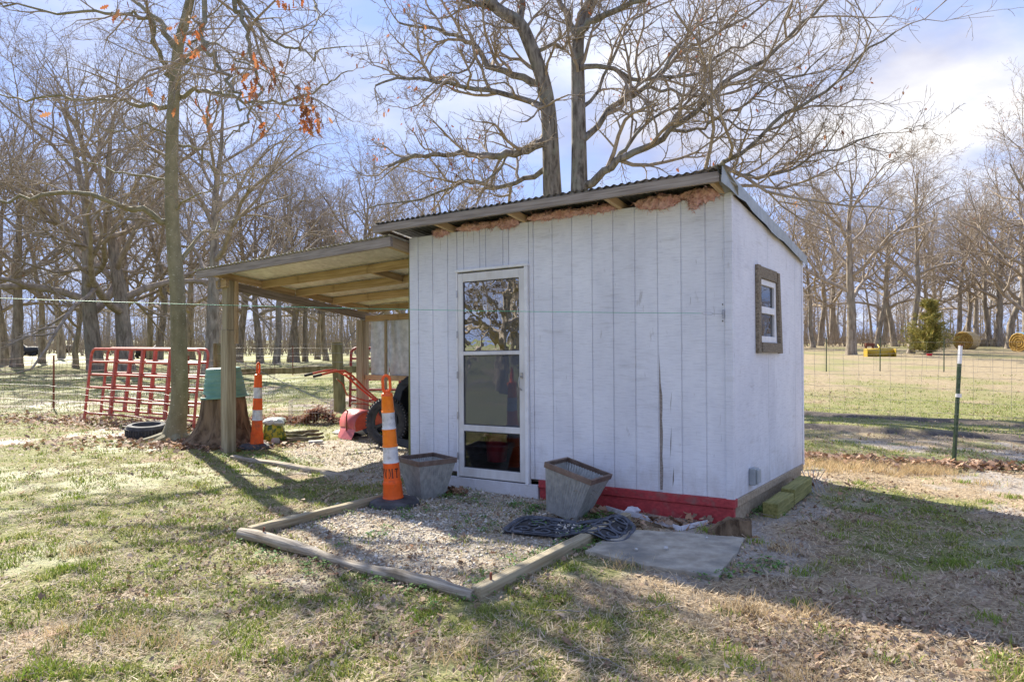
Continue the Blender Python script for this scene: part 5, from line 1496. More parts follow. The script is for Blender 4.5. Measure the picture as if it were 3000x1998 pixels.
wire_fence('pasture_fence', [(5.5, 25.5, 0), (7.6, 26.2, 0), (10.2, 27.0, 0), (13.5, 28, 0), (20, 27, 0)], 1.15, .45, 4, 'wire', 'sparse wire fence on thin posts across the hay field', [(.4, 1.35), (1.9, 1.3), (3.2, 1.4), (4.6, 1.35), (6.9, 1.3), (9.2, 1.3), (11.5, 1.3)], 0, 4, .003, 'tpost')
wire_fence('pasture_fence', [(-13, 30, 0), (-9, 29.5, 0), (-4, 29, 0), (2, 30, 0)], 1.1, 3.0, 4, 'wire', 'plain strand fence across the pasture behind the lean-to', [(1, 1.2), (4, 1.2), (7.5, 1.2), (10.5, 1.2), (13.5, 1.2)], 0, 6, .003, 'rust')

# ---- green T-post
q = G(2798, 1353); tp_ = root('steel_post', q, 'green steel fence post with white painted top beside the leaf drift', 'post')
tip = q + Vector((.075, 0, 1.385)); ax = (tip - q).normalized(); M3 = Vector((0, 0, 1)).rotation_difference(ax).to_matrix() @ Matrix.Rotation(.5, 3, 'Z')
def tsec(a_, b_, mt, nm):
    mb = MB(); c_ = q + (tip - q) * ((a_ + b_) / 2); L_ = (tip - q).length * (b_ - a_)
    mb.box(c_, .048, .007, L_, M3); mb.box(c_ + M3 @ Vector((0, .0195, 0)), .007, .0315, L_, M3); return mb.build(nm, M[mt], tp_, bevel=.0015)
tsec(-.05, .843, 'tpost', 'shaft'); tsec(.8435, 1.0, 'white_paint', 'white_top')
mb = MB()
for k in range(14): c_ = q + (tip - q) * (.06 + .055 * k); mb.box(c_ + M3 @ Vector((0, -.006, 0)), .012, .006, .02, M3)
mb.build('stud', M['tpost'], tp_)
mb = MB(); mb.tube([q + (tip - q) * .556, q + (tip - q) * .585], .033, 10); mb.build('band', M['white_paint'], tp_, True)
mb = MB(); mb.tube([tip - ax * .002, tip + ax * .012], .02, 8); mb.build('rusty_cap', M['rust'], tp_, True)

# ---- green clothes line with turnbuckle and hook
hk = S(-.062, .015, 1.66)
cl = root('clothesline', hk, 'thin green line stretched across the shed front to a hook', 'line')
e0 = P(2068, 919, 5.42); 
mb = MB(); a = hk + Vector((N_.x, N_.y, 0)) * .03
far_ = P(-420, 858, 4.6)
tb0 = a + (far_ - a).normalized() * .07; tb1 = a + (far_ - a).normalized() * .17
n = 40; pts = []
for i in range(n + 1):
    f = i / n; p = tb1.lerp(far_, f); p.z -= .05 * 4 * f * (1 - f) * .5; pts.append(p)
mb.tube(pts, .0018, 5); mb.build('cord', M['cord'], cl, True)
mb = MB(); ax = (tb1 - tb0).normalized(); u_ = Vector((0, 0, 1))
mb.tube([tb0, tb0 + ax * .02 + u_ * .009, tb0 + ax * .08 + u_ * .009, tb1], .0028, 5); mb.tube([tb0, tb0 + ax * .02 - u_ * .009, tb0 + ax * .08 - u_ * .009, tb1], .0028, 5)
mb.tube([a, tb0], .003, 5); mb.build('turnbuckle', M['steel'], cl, True)
mb = MB(); mb.tube([hk - Vector((N_.x, N_.y, 0)) * .01, hk + Vector((N_.x, N_.y, 0)) * .025, a + Vector((0, 0, .012)), a + Vector((U.x * .012, U.y * .012, .0)), a + Vector((0, 0, -.014))], .0035, 6); mb.box(hk - Vector((N_.x, N_.y, 0)) * .0, .004, .02, .07); mb.build('hook', M['steel'], cl, True)
for dzv in (.075, -.055):
    mb = MB(); p = S(-.066, .0145, 1.66 + dzv); mb.tube([p, p + Vector((N_.x, N_.y, 0)) * .004], .006, 8); mb.build('screw', M['interior'], cl, True)

# ---- rotary tiller
ti = G(1010, 1284); tl_ = root('rotary_tiller', ti, 'red walk-behind rotary tiller with long handlebars under the lean-to', 'tiller')
rdir = Vector((-.80, -.60, 0)); adir = Vector((.60, -.80, 0)); zz = Vector((0, 0, 1))
tc_ = ti + Vector((.20, .18, .20))                       # tine axle centre
def tp3(a_, r_, z): return tc_ + adir * a_ + rdir * r_ + zz * z
V = []; Fc = []; na = 10; nr_ = 14
for i in range(2):
    for k in range(nr_ + 1):
        an = R(-25 + 200 * k / nr_); V.append(tp3((-.27, .27)[i], .22 * math.cos(an), .20 * math.sin(an)))
for k in range(nr_): Fc.append((k, k + 1, nr_ + 2 + k, nr_ + 1 + k))
hood = link('tine_hood', fastmesh('tine_hood', V, Fc, None, True), M['tiller_pink'], tl_)
sm = hood.modifiers.new('thick', 'SOLIDIFY'); sm.thickness = .006
for s in (-.272, .272):
    mb = MB(); mb.add([tp3(s, .22 * math.cos(R(-25 + 200 * k / 14)), .20 * math.sin(R(-25 + 200 * k / 14))) for k in range(15)], [tuple(range(15))]); mb.build('hood_end', M['tiller_red'], tl_)
fx = [tp3(-.26, .205, -.06), tp3(.0, .225, -.06), tp3(.26, .205, -.06), tp3(.24, .26, -.20), tp3(.0, .33, -.205), tp3(-.24, .26, -.20)]
mb = MB(); mb.add(fx, [(0, 1, 4, 5), (1, 2, 3, 4)]); fo = mb.build('drag_flap', M['tiller_pink'], tl_); sm = fo.modifiers.new('thick', 'SOLIDIFY'); sm.thickness = .005
for (a_, z_) in ((-.19, .0), (.16, -.02)):
    mb = MB(); mb.hexa([tp3(a_ + i * .06, .212 + o_, z_ + j) for o_ in () for i in () for j in ()] or [tp3(a_ - .045, .205, z_ - .03), tp3(a_ + .045, .205, z_ - .03), tp3(a_ + .045, .20, z_ - .03), tp3(a_ - .045, .20, z_ - .03), tp3(a_ - .045, .216, z_ + .03), tp3(a_ + .045, .216, z_ + .03), tp3(a_ + .045, .208, z_ + .03), tp3(a_ - .045, .208, z_ + .03)]); mb.build('decal', M['white_refl'], tl_)
mb = MB(); mb.tube([tp3(.02, .24, -.10), tp3(.02, .24, .12), tp3(.02, .22, .20), tp3(.0, .27, .22)], .011, 6); mb.build('depth_bar', M['rust'], tl_, True)
mb = MB(); mb.box(tp3(0, -.42, .16), .34, .26, .20, Matrix.Rotation(math.atan2(rdir.y, rdir.x), 3, 'Z')); mb.build('gearbox', M['tiller_red'], tl_, bevel=.03)
mb = MB(); mb.lathe([(.001, 0), (.13, 0), (.14, .06), (.12, .17), (.07, .20), (.001, .21)], 20, Matrix.Translation(tp3(0, -.68, .20))); mb.build('engine', M['tiller_red'], tl_, True)
for s in (-1, 1):
    Mw = Matrix.Translation(tp3(.24 * s, -.46, .02)) @ Matrix.Rotation(math.atan2(adir.y, adir.x), 4, 'Z') @ Matrix.Rotation(R(90), 4, 'Y')
    mb = MB(); mb.lathe([(.06, -.05), (.19, -.055), (.21, -.03), (.21, .03), (.19, .055), (.06, .05)], 24, Mw, close=True); mb.build('wheel', M['rubber'], tl_, True, angle=40)
for s in (-.10, .16):
    mb = MB(); tipx = tp3(s * 1.4, .62, .66) + Vector((-.42 if s < 0 else -.20, 0, .10 if s < 0 else 0.02))
    pts = [tp3(s * .4, -.32, .28), tp3(s * .7, -.02, .52), tp3(s, .20, .72), tp3(s * 1.2, .34, .80), tp3(s * 1.3, .50, .80), tp3(s * 1.3, .80, .74)]
    mb.tube(pts, .016, 8); hb = mb.build('handlebar', M['tiller_red'], tl_, True)
    mb = MB(); d_ = (pts[-1] - pts[-2]).normalized(); mb.tube([pts[-1] - d_ * .10, pts[-1] + d_ * .02], .0205, 8); mb.build('grip', M['rubber'], hb, True)
mb = MB(); mb.tube([tp3(-.1, .24, .74), tp3(.16, .24, .74)], .011, 6); mb.build('cross_bar', M['tiller_red'], tl_, True)
for pts in ([tp3(.05, -.35, .26), tp3(.05, -.05, .34), tp3(.06, .25, .44), tp3(.08, .32, .60), tp3(.10, .42, .68)], [tp3(.14, -.25, .22), tp3(.12, .0, .30), tp3(.12, .20, .32)]):
    mb = MB(); mb.tube(pts, .009, 6); lv = mb.build('lever', M['tiller_red'], tl_, True)
    mb = MB(); mb.lathe([(.001, -.018), (.018, 0), (.001, .018)], 8, Matrix.Translation(pts[-1])); mb.build('knob', M['wood_tan'], lv, True)
bl = G(960, 1262); mb = MB(); mb.lathe([(.001, .10), (.12, .09), (.30, .03), (.34, .0)], 20, Matrix.Translation(ti + Vector((.05, .55, 0))), wob=lambda a_, z_: 1 + .25 * math.sin(3 * a_) + .1 * math.sin(7 * a_)); o = mb.build('tarp', M['black_poly'], None, True, angle=70); setp(o, 'crumpled dark tarp on the ground behind the tiller', 'tarp')

# ---- yard cart stood on end with a big knobbly wheel
cc = G(1172, 1310); co = root('yard_cart', cc, 'black plastic yard cart tipped on end behind the lettered cone', 'cart')
c0 = Vector((-1.44, 9.55, 0)); ex = Vector((.72, -.20, 0)).normalized(); ey = Vector((-.12, .40, .95)).normalized(); en = ex.cross(ey).normalized()
def cp(x, y, z): return c0 + ex * x + ey * y + en * z
mb = MB(); oc = [(-.16, .05), (.34, -.05), (.62, -.02), (.66, .92), (.50, 1.0), (.12, 1.03), (-.03, .90), (-.18, .55)]
ins = [(-.06, .15), (.32, .08), (.52, .1), (.54, .82), (.42, .9), (.16, .92), (.05, .82), (-.06, .5)]
n = len(oc)
vs = [cp(x, y, 0) for x, y in oc] + [cp(x, y, .035) for x, y in oc] + [cp(x, y, .035) for x, y in ins] + [cp(x * .9 + .03, y * .9 + .05, -.26) for x, y in ins]
fs = []
for lv in (0, 1, 2):
    for i in range(n):
        j = (i + 1) % n
        fs.append((lv * n + i, lv * n + j, lv * n + n + j, lv * n + n + i))
fs.append(tuple(3 * n + i for i in range(n)))
mb.add(vs, fs); mb.build('tub', M['black_poly'], co, bevel=.012)
mb = MB(); mb.tube([cp(.60, .95, .05), cp(.44, .70, .06), cp(.30, .45, .06)], .016, 8); mb.build('handle', M['steel'], co, True)
mb = MB(); mb.box(cp(.22, .93, .05), .36, .07, .03, Matrix((ex, ey, en)).transposed()); mb.build('lip', M['black_poly'], co, bevel=.01)
wc = Vector((X_(1133, 9.75), 9.75, .335)); wax = Vector((-.42, -.90, .10)).normalized()
Mw = Matrix.Translation(wc) @ Vector((0, 0, 1)).rotation_difference(wax).to_matrix().to_4x4()
wh = bpy.data.objects.new('wheel', None); COL.objects.link(wh); wh.matrix_basis = Matrix.Translation(wc); attach(wh, co)
mb = MB(); mb.lathe([(.235, -.03), (.26, -.045), (.30, -.04), (.325, -.018), (.325, .018), (.30, .04), (.26, .045), (.235, .03)], 44, Mw, close=True); mb.build('tyre', M['rubber'], wh, True, angle=50)
mb = MB()
for k in range(46):
    a_ = 2 * math.pi * k / 46
    for s_ in (-1, 1): mb.box(Mw @ Vector((.325 * math.cos(a_ + .03 * s_), .325 * math.sin(a_ + .03 * s_), .017 * s_)), .022, .022, .022, (Mw @ Matrix.Rotation(a_, 4, 'Z')).to_3x3())
tr_ = mb.build('tread', M['rubber_dusty'], wh); tr_['kind'] = 'stuff'
mb = MB(); mb.lathe([(.205, -.022), (.238, -.026), (.238, .026), (.205, .022)], 40, Mw, close=True); mb.lathe([(.001, -.04), (.035, -.04), (.035, .04), (.001, .04)], 16, Mw)
for k in range(5):
    a_ = 2 * math.pi * k / 5 + .62; mb.box(Mw @ Vector((.12 * math.cos(a_), .12 * math.sin(a_), 0)), .19, .030, .022, (Mw @ Matrix.Rotation(a_, 4, 'Z')).to_3x3())
mb.build('rim', M['black_poly'], wh)
mb = MB(); mb.tube([wc, wc - wax * .30, cp(.2, .3, -.1)], .012, 8); mb.build('axle', M['steel'], co, True)

# ---- wire crate with raked leaves, sticks
cg = G(906, 1244); cr_ = root('wire_crate', cg, 'pinkish wire crate of raked leaves between the printed bag and the tiller', 'crate')
w3 = []; W, D_, Hh = .70, .42, .40; rz = R(6)
def cw(x, y, z): return (cg.x + x * math.cos(rz) - y * math.sin(rz), cg.y + x * math.sin(rz) + y * math.cos(rz), z)
for k in range(15):
    x = -W / 2 + W * k / 14
    for y in (0, D_): w3.append([(*cw(x, y, 0), .0022), (*cw(x, y, Hh), .0022)])
    if k % 2 == 0: w3.append([(*cw(x, 0, 0.01), .0022), (*cw(x, D_, .01), .0022)])
for k in range(9):
    y = D_ * k / 8
    for x in (-W / 2, W / 2): w3.append([(*cw(x, y, 0), .0022), (*cw(x, y, Hh), .0022)])
for z in (.005, .20, .395):
    for a_, b2 in (((-W / 2, 0), (W / 2, 0)), ((W / 2, 0), (W / 2, D_)), ((W / 2, D_), (-W / 2, D_)), ((-W / 2, D_), (-W / 2, 0))): w3.append([(*cw(*a_, z), .004), (*cw(*b2, z), .004)])
M['crate_wire'] = mat('pale_pink_wire', (.5, .38, .36), (.62, .52, .50), 9, rough=.6, bump=0)
link('wire_panel', tubes_to_mesh('wire_panel', [(4, w3)]), M['crate_wire'], cr_)['kind'] = 'stuff'
rng = random.Random(31); pl_ = []
for _ in range(650):
    x, y = rng.gauss(.12, .2), rng.uniform(.02, .42); h_ = .26 * math.exp(-((x - .12) / .22) ** 2) * rng.random() ** .5
    pl_.append(cw(x, y, .01 + h_))
for _ in range(500): pl_.append((cg.x - .55 + rng.gauss(0, .35), cg.y + .35 + rng.gauss(0, .12), .03 + abs(rng.gauss(0, .035))))
o = link('leaf_pile', leaves_mesh('leaf_pile', pl_, rng, .10, [(.24, .10, .055), (.30, .14, .08), (.18, .08, .045)], False, 1), M['leaf']); setp(o, 'heap of raked brown leaves in and beside the wire crate', 'leaves', kind='stuff')
for k, (xa, ya, xb, yb, bow, lb) in enumerate(((815, 1285, 948, 1280, -10, 'foremost of three curved lichen-grey branches lying beside the printed bag'), (828, 1277, 945, 1272, -8, 'middle one of three curved lichen-grey branches beside the printed bag'), (835, 1268, 935, 1262, -7, 'rear one of three curved lichen-grey branches beside the printed bag'))):
    rng = random.Random(k); pts = []
    for i in range(9):
        f = i / 8; p = G(xa + (xb - xa) * f, ya + (yb - ya) * f - bow * 4 * f * (1 - f) * .55, .03); pts.append(p + Vector((rng.gauss(0, .008), rng.gauss(0, .008), .01 + rng.gauss(0, .008))))
    mb = MB(); mb.tube(pts, [.022, .03, .034, .034, .033, .03, .028, .024, .015], 9); o = mb.build('fallen_branch', M['lichen_log'], None, True); setp(o, lb, 'branch', 'curved branches on the ground')
q = G(925, 1297); mb = MB(); mb.box(q + Vector((0, 0, .015)), .20, .10, .035, Matrix.Rotation(.3, 3, 'Z')); o = mb.build('flat_stone', M['stone'], None, bevel=.012); setp(o, 'flat pale stone beside the curved branches', 'stone')

# ---- red pail added in place of the cone's reflection, with a yellow tool handle
q = S(-2.66, -.55, 0); fl_z = ZB + .01 + SHEAR_T * -2.5
bk = root('stand_in_bucket', (q.x, q.y, fl_z), 'red pail standing in for the reflected cone, holding a yellow-handled tool behind the door glass', 'stand_in_bucket')
mb = MB(); mb.lathe([(.001, 0), (.10, 0), (.13, .28), (.138, .29), (.125, .29), (.098, .02)], 24, Matrix.Translation((q.x, q.y, fl_z + .02))); mb.build('pail', M['red_plastic'], bk, True, angle=30)
mb = MB(); mb.tube([Vector((q.x, q.y, fl_z + .05)), Vector((q.x - .10, q.y + .05, fl_z + .42))], .014, 8); mb.build('handle', M['yellow_paint'], bk, True)

# ---- hay bales, implement, cedar, wood pile in the right field
def bale(px, y, ang, L_, r_, label, wrap=None):
    p = at(px, y); o = root('hay_bale', p, label, 'hay bale', 'round hay bales in the field')
    Mb = Matrix.Translation(p + Vector((0, 0, r_ - .05))) @ Matrix.Rotation(ang, 4, 'Z') @ Matrix.Rotation(R(90), 4, 'Y')
    wob = lambda a_, z_: 1 + .02 * math.sin(3 * a_ + z_) + .012 * math.sin(11 * a_)
    mb = MB(); mb.lathe([(r_ * .96, -L_ / 2), (r_, -L_ / 2 + .06), (r_ * 1.0, 0), (r_, L_ / 2 - .06), (r_ * .96, L_ / 2)], 40, Mb, wob=wob); mb.build('roll', M[wrap] if wrap else M['hay'], o, True, angle=50)
    for s in (-1, 1):
        mb = MB(); prof = []
        for k in range(9): prof.append((r_ * .955 * (1 - k / 8.2), s * (L_ / 2 + .012 + .035 * (k % 2))))
        mb.lathe(prof, 32, Mb, wob=wob); mb.build('end_face', M['hay_dark'], o)
    return o
bale(2832, 56, R(38), 1.45, .74, 'round golden hay bale with its coiled end facing the shed')
bale(3003, 50, R(20), 1.3, .72, 'round hay bale in blue and white net wrap', 'blue_wrap')
p = at(2579, 42); im = root('box_blade', p, 'yellow tractor blade lying in the field near an oak', 'implement')
mb = MB(); nb = 10; vs = []; fs = []
for i in range(2):
    for k in range(nb + 1):
        an = R(-50 + 110 * k / nb); vs.append(p + Vector((-.82 + 1.64 * i, .26 - .26 * math.cos(an), .25 + .28 * math.sin(an))))
for k in range(nb): fs.append((k, k + 1, nb + 2 + k, nb + 1 + k))
mb.add(vs, fs); bo2 = mb.build('blade', M['yellow_paint'], im, True); sm = bo2.modifiers.new('thick', 'SOLIDIFY'); sm.thickness = .03
for s in (-.83, .83):
    mb = MB(); mb.box(p + Vector((s, .05, .26)), .04, .5, .5); mb.build('side_plate', M['yellow_paint'], im, bevel=.02)
mb = MB(); mb.tube([p + Vector((-.1, -.1, .55)), p + Vector((0, .3, .75)), p + Vector((.25, .1, .3))], .04, 8); mb.build('hitch', M['yellow_paint'], im, True)
p = at(2723, 43); mb = MB(); mb.lathe([(.001, .0), (.13, 0), (.17, .14), (.185, .16), (.15, .15), (.12, .03), (.001, .03)], 20, Matrix.Translation(p + Vector((0, 0, .05)))); o = mb.build('feed_pan', M['red_plastic'], None, True); setp(o, 'small red feed pan on the field beside the cedar', 'pan')
p = at(2547, 58); mb = MB(); mb.box(p + Vector((0, 0, .35)), .72, .35, .25); mb.box(p + Vector((-.28, 0, .1)), .06, .3, .3); mb.box(p + Vector((.28, 0, .1)), .06, .3, .3); o = mb.build('feed_trough', M['rust'], None, bevel=.02); setp(o, 'rusty feed trough at the edge of the right-hand wood', 'trough')
# cedar
p = at(2718, 46); ce = root('cedar_tree', p, 'small yellow-green cedar at the edge of the wood', 'tree')
mb = MB(); mb.tube([p + Vector((0, 0, -.1)), p + Vector((.05, 0, 1.5)), p + Vector((.1, 0, 3.6))], [.14, .09, .02], 8); mb.build('trunk', M['bark_wood'], ce, True)
nr2 = np.random.RandomState(4); V = []; Fc = []; Cc = []
for k in range(140):
    z = .15 + 3.3 * nr2.rand() ** 1.35; an = nr2.rand() * 6.28; reach = (1.5 * max(1 - z / 3.7, .02) ** .8 + .10) * (.35 + .95 * nr2.rand())
    for j in range(9):
        f = (j + 1) / 9; c_ = np.array([p.x + .03 * z + reach * f * math.cos(an), p.y + reach * f * math.sin(an), p.z + z + .35 * reach * f * f])
        for _ in range(12):
            q_ = c_ + nr2.normal(0, .065, 3); d_ = np.array([math.cos(an), math.sin(an), .5]) + nr2.normal(0, .7, 3); d_ /= np.linalg.norm(d_); e_ = np.cross(d_, nr2.normal(0, 1, 3)); e_ /= np.linalg.norm(e_)
            b0 = len(V); s_ = .17 * (.6 + .8 * nr2.rand()); V += [q_ - e_ * s_ * .13, q_ + e_ * s_ * .13, q_ + d_ * s_]; Fc.append((b0, b0 + 1, b0 + 2))
            g_ = .6 + .7 * nr2.rand(); cc_ = (.30 * g_, .29 * g_, .08 * g_) if nr2.rand() < .7 else (.46 * g_, .36 * g_, .11 * g_); Cc += [cc_] * 3
M['foliage'] = vcol_mat('cedar_foliage', .7, .2, .2)
link('crown', fastmesh('crown', V, Fc, np.array(Cc)), M['foliage'], ce)
# wood pile
p = at(2918, 64); wp = root('wood_pile', p, 'low stack of split firewood before the right-hand wood', 'wood pile'); mb = MB(); rng = random.Random(8)
for row in range(4):
    for k in range(22 - row):
        r_ = rng.uniform(.07, .12); x = -1.6 + .152 * k + .07 * (row % 2) + rng.gauss(0, .015); z = .09 + .165 * row
        mb.tube([p + Vector((x, -.2 + rng.gauss(0, .03), z)), p + Vector((x + rng.gauss(0, .03), .25, z))], r_, 7)
o = mb.build('logs', M['wood_rough'], wp); o['kind'] = 'stuff'
# resting black cattle
def cow(px, y, rz, label):
    p = at(px, y); p.z += .04
    Mc = Matrix.Translation(p) @ Matrix.Rotation(rz, 4, 'Z')
    mb = MB(); spine = [(-.95, 0, .42), (-.80, 0, .50), (-.45, 0, .48), (0, 0, .46), (.40, 0, .50), (.66, 0, .58), (.88, 0, .78), (1.05, 0, .90), (1.26, 0, .84), (1.36, 0, .80)]
    mb.tube([Mc @ Vector(s_) for s_ in spine], [.10, .28, .36, .40, .36, .27, .17, .15, .10, .07], 14)
    for (x, y_, x2, y2) in ((.5, .25, .85, .35), (.5, -.25, .85, -.3), (-.6, .3, -.2, .45), (-.6, -.3, -.25, -.42)):
        mb.tube([Mc @ Vector((x, y_, .22)), Mc @ Vector(((x + x2) / 2, y2, .14)), Mc @ Vector((x2, y2, .08)), Mc @ Vector((x2 - .25, y2 * 1.02, .05))], [.14, .10, .06, .045], 8)
    for s in (-1, 1): mb.tube([Mc @ Vector((1.02, .10 * s, .97)), Mc @ Vector((1.0, .26 * s, .98))], [.05, .015], 6)
    mb.tube([Mc @ Vector((-.96, 0, .48)), Mc @ Vector((-1.06, .05, .25)), Mc @ Vector((-1.02, .1, .04))], [.03, .02, .02], 6)
    o = mb.build('cow', M['cow'], None, True, angle=80); setp(o, label, 'cow', 'black cattle in the left wood'); return o
cow(97, 62, R(170), 'black cow lying among oaks behind the wire fence, apart from the gates')
cow(428, 55, R(75), 'black cow lying behind the leaning red gates')
cow(203, 78, R(10), 'black cow lying farthest off among the trees behind the wire fence')
# ------------------------------------------------------------------ ground cover (uncountable: one object per kind)
nr = np.random.RandomState(12)
def scatter(n, y0, y1, tx=.86):
    y = np.exp(nr.uniform(math.log(y0), math.log(y1), n)); x = nr.uniform(-tx, tx, n) * y
    return x, y
SLABP = [(p.x, p.y) for p in sl]
def shed_in(x, y, m_=.0):
    t = (x - C0.x) * U.x + (y - C0.y) * U.y; b = (x - C0.x) * N_.x + (y - C0.y) * N_.y
    return (t > -SHEDW - m_) & (t < m_) & (b < .03 + m_) & (b > -SHEDD - m_)
def blocked(x, y):
    mu = (x - mc.x) * mxa.x + (y - mc.y) * mxa.y; mv = (x - mc.x) * mya.x + (y - mc.y) * mya.y
    return shed_in(x, y) | (poly_sd(x, y, SLABP) < .0) | ((np.abs(mu) < .46) & (np.abs(mv) < .25))
def blades(name, x, y, h, w, lean, col, label, seg=True):
    n = len(x); z = hgt(x, y); az = nr.uniform(0, 6.283, n); la = nr.uniform(0, 6.283, n)
    sx, sy = np.cos(az) * w, np.sin(az) * w
    lx, ly = np.cos(la) * lean, np.sin(la) * lean
    b = np.stack([x, y, z - .005], 1); s = np.stack([sx, sy, 0 * sx], 1)
    m_ = b + np.stack([lx * .35, ly * .35, h * .6], 1); t = b + np.stack([lx, ly, h], 1)
    V = np.stack([b - s, b + s, m_ - s * .75, m_ + s * .75, t], 1).reshape(-1, 3)
    i = np.arange(n)[:, None] * 5
    Fc = np.concatenate([i + np.array([[0, 1, 3]]), i + np.array([[0, 3, 2]]), i + np.array([[2, 3, 4]])], 0)
    o = link(name, fastmesh(name, V, Fc, np.repeat(col, 5, 0)), M['blade']); setp(o, label, name.replace('_', ' '), kind='stuff'); return o
M['blade'] = vcol_mat('grass_blade', .65, .3, .3)
M['litter'] = vcol_mat('leaf_litter', .7, .3, .15)
M['pebbles'] = vcol_mat('gravel_stone', .85, .3)
# green blades in tufts
x, y = scatter(420000, 2.3, 26)
g, gv, md, tk = masks(x, y)
tuft = fbm(x * 7, y * 7, 91, 3)
p_ = np.clip(g * sst(.40, .58, tuft) * 1.0 + .05 * sst(.52, .6, tuft), 0, 1) * (1 - .6 * gv)
k = (nr.rand(len(x)) < p_) & ~blocked(x, y)
x, y, tuft = x[k], y[k], tuft[k]; n = len(x)
h = nr.uniform(.008, .026, n) * (1 + .8 * sst(.58, .68, tuft)) * (1 + y * .02)
br = nr.uniform(.65, 1.25, n)[:, None]
mixv = np.clip(nr.normal(.45 + .6 * (fbm(x * 1.3, y * 1.3, 71) - .5), .28, n), 0, 1)[:, None]
col = (np.array([[.13, .225, .03]]) * (1 - mixv) + np.array([[.48, .46, .14]]) * mixv) * br
blades('green_grass', x, y, h, nr.uniform(.0016, .0032, n) * (1 + y * .09), h * nr.uniform(.2, .9, n), col, 'short green winter grass in patches over the yard')
# bright fresh tufts
cx, cy = scatter(150, 2.4, 9); g, gv, md, tk = masks(cx, cy); kk = (gv < .3) & ~blocked(cx, cy); cx, cy = cx[kk], cy[kk]
i = nr.randint(0, len(cx), 9000); x = cx[i] + nr.normal(0, .045, 9000); y = cy[i] + nr.normal(0, .045, 9000)
h = nr.uniform(.018, .058, 9000); col = np.array([[.17, .27, .04]]) * nr.uniform(.7, 1.4, (9000, 1)) + np.array([[.10, .05, .01]]) * nr.rand(9000, 1)
blades('grass_tufts', x, y, h, nr.uniform(.0018, .003, 9000) * (1 + y * .06), h * nr.uniform(.2, .9, 9000), col, 'bright green grass tufts dotted about the yard')
# dry straw lying about
x, y = scatter(340000, 2.2, 24)
g, gv, md, tk = masks(x, y); st_ = fbm(x * 3, y * 3, 101, 3)
k = (nr.rand(len(x)) < (.25 + .75 * sst(.4, .6, st_)) * (1 - .25 * gv) * (1 - .55 * md) * (1 - .85 * tk) * (1 - .6 * sst(10, 12, y) * sst(2, 4, x))) & ~blocked(x, y)
x, y = x[k], y[k]; n = len(x); z = hgt(x, y)
L_ = nr.uniform(.012, .055, n) * (1 + y * .03); a_ = nr.uniform(0, 6.283, n); e_ = nr.uniform(-.05, .55, n)
w_ = nr.uniform(.0010, .0024, n) * (1 + y * .09)
d = np.stack([np.cos(a_) * np.cos(e_), np.sin(a_) * np.cos(e_), np.sin(e_)], 1) * L_[:, None]; s = np.stack([-np.sin(a_), np.cos(a_), nr.uniform(-.4, .4, n)], 1) * w_[:, None]
b = np.stack([x, y, z + nr.uniform(0, .010, n)], 1)
V = np.stack([b - s, b + s, b + d + s * .4, b + d - s * .4], 1).reshape(-1, 3); i = np.arange(n)[:, None] * 4
tone = nr.uniform(.45, 1.2, (n, 1)); pale = nr.rand(n, 1)
col = (np.array([[.48, .345, .20]]) * (1 - pale) + np.array([[.74, .63, .45]]) * pale) * tone
o = link('dry_grass', fastmesh('dry_grass', V, i + np.array([[0, 1, 2, 3]]), np.repeat(col, 4, 0)), M['blade']); setp(o, 'dead straw and dry grass stems matted over the ground', 'dry grass', kind='stuff')
# golden dry bents along the fence and side wall
cx = np.concatenate([nr.uniform(2.9, 5.0, 60), nr.uniform(-3, 3, 20)]); cy = np.concatenate([8.4 - .25 * (cx[:60] - 3) + nr.normal(0, .22, 60), nr.uniform(2.6, 5, 20)])
kk = ~blocked(cx, cy) & (poly_sd(cx, cy, PAD) > .1); cx, cy = cx[kk], cy[kk]
i = nr.randint(0, len(cx), 9000); x = cx[i] + nr.normal(0, .07, 9000); y = cy[i] + nr.normal(0, .07, 9000); h = nr.uniform(.02, .10, 9000)
col = np.array([[.62, .47, .26]]) * nr.uniform(.6, 1.25, (9000, 1))
blades('dry_bents', x, y, h, nr.uniform(.0012, .0022, 9000) * (1 + y * .05), h * nr.uniform(.3, 1.2, 9000), col, 'golden dry grass bents by the side wall and wire fence')
# flat leaf fragments
def flat_leaves(name, x, y, s, col, label, lift=.012, tiltm=.5):
    n = len(x); z = hgt(x, y) + nr.uniform(.002, lift, n); a_ = nr.uniform(0, 6.283, n); t1_, t2_ = nr.uniform(-tiltm, tiltm, n), nr.uniform(-tiltm, tiltm, n)
    fx = np.stack([np.cos(a_), np.sin(a_), t1_], 1) * s[:, None]; sd_ = np.stack([-np.sin(a_), np.cos(a_), t2_], 1) * (s * nr.uniform(.28, .5, n))[:, None]
    up_ = np.array([[0, 0, 1.]]) * (s * nr.uniform(-.25, .5, n))[:, None]; b = np.stack([x, y, z], 1)
    V = np.stack([b - fx * .5, b - fx * .18 + sd_ + up_ * .6, b + fx * .05 + sd_ * .55 + up_ * .3, b + fx * .25 + sd_ * .9 + up_ * .6, b + fx * .55 + up_ * .4, b + fx * .22 - sd_ * .8 + up_ * .7, b + fx * .02 - sd_ * .5 + up_ * .3, b - fx * .2 - sd_ * .9 + up_ * .5], 1).reshape(-1, 3)
    i = np.arange(n)[:, None] * 8
    Fc = np.concatenate([i + np.array([[0, 7, 1, 1]])[:, :4], i + np.array([[1, 7, 6, 2]]), i + np.array([[2, 6, 5, 3]]), i + np.array([[3, 5, 4, 4]])], 0)
    T = np.concatenate([Fc[:, [0, 1, 2]], Fc[(Fc[:, 2] != Fc[:, 3])][:, [0, 2, 3]]], 0)
    o = link(name, fastmesh(name, V, T, np.repeat(col, 8, 0)), M['litter']); setp(o, label, 'leaves', kind='stuff'); return o
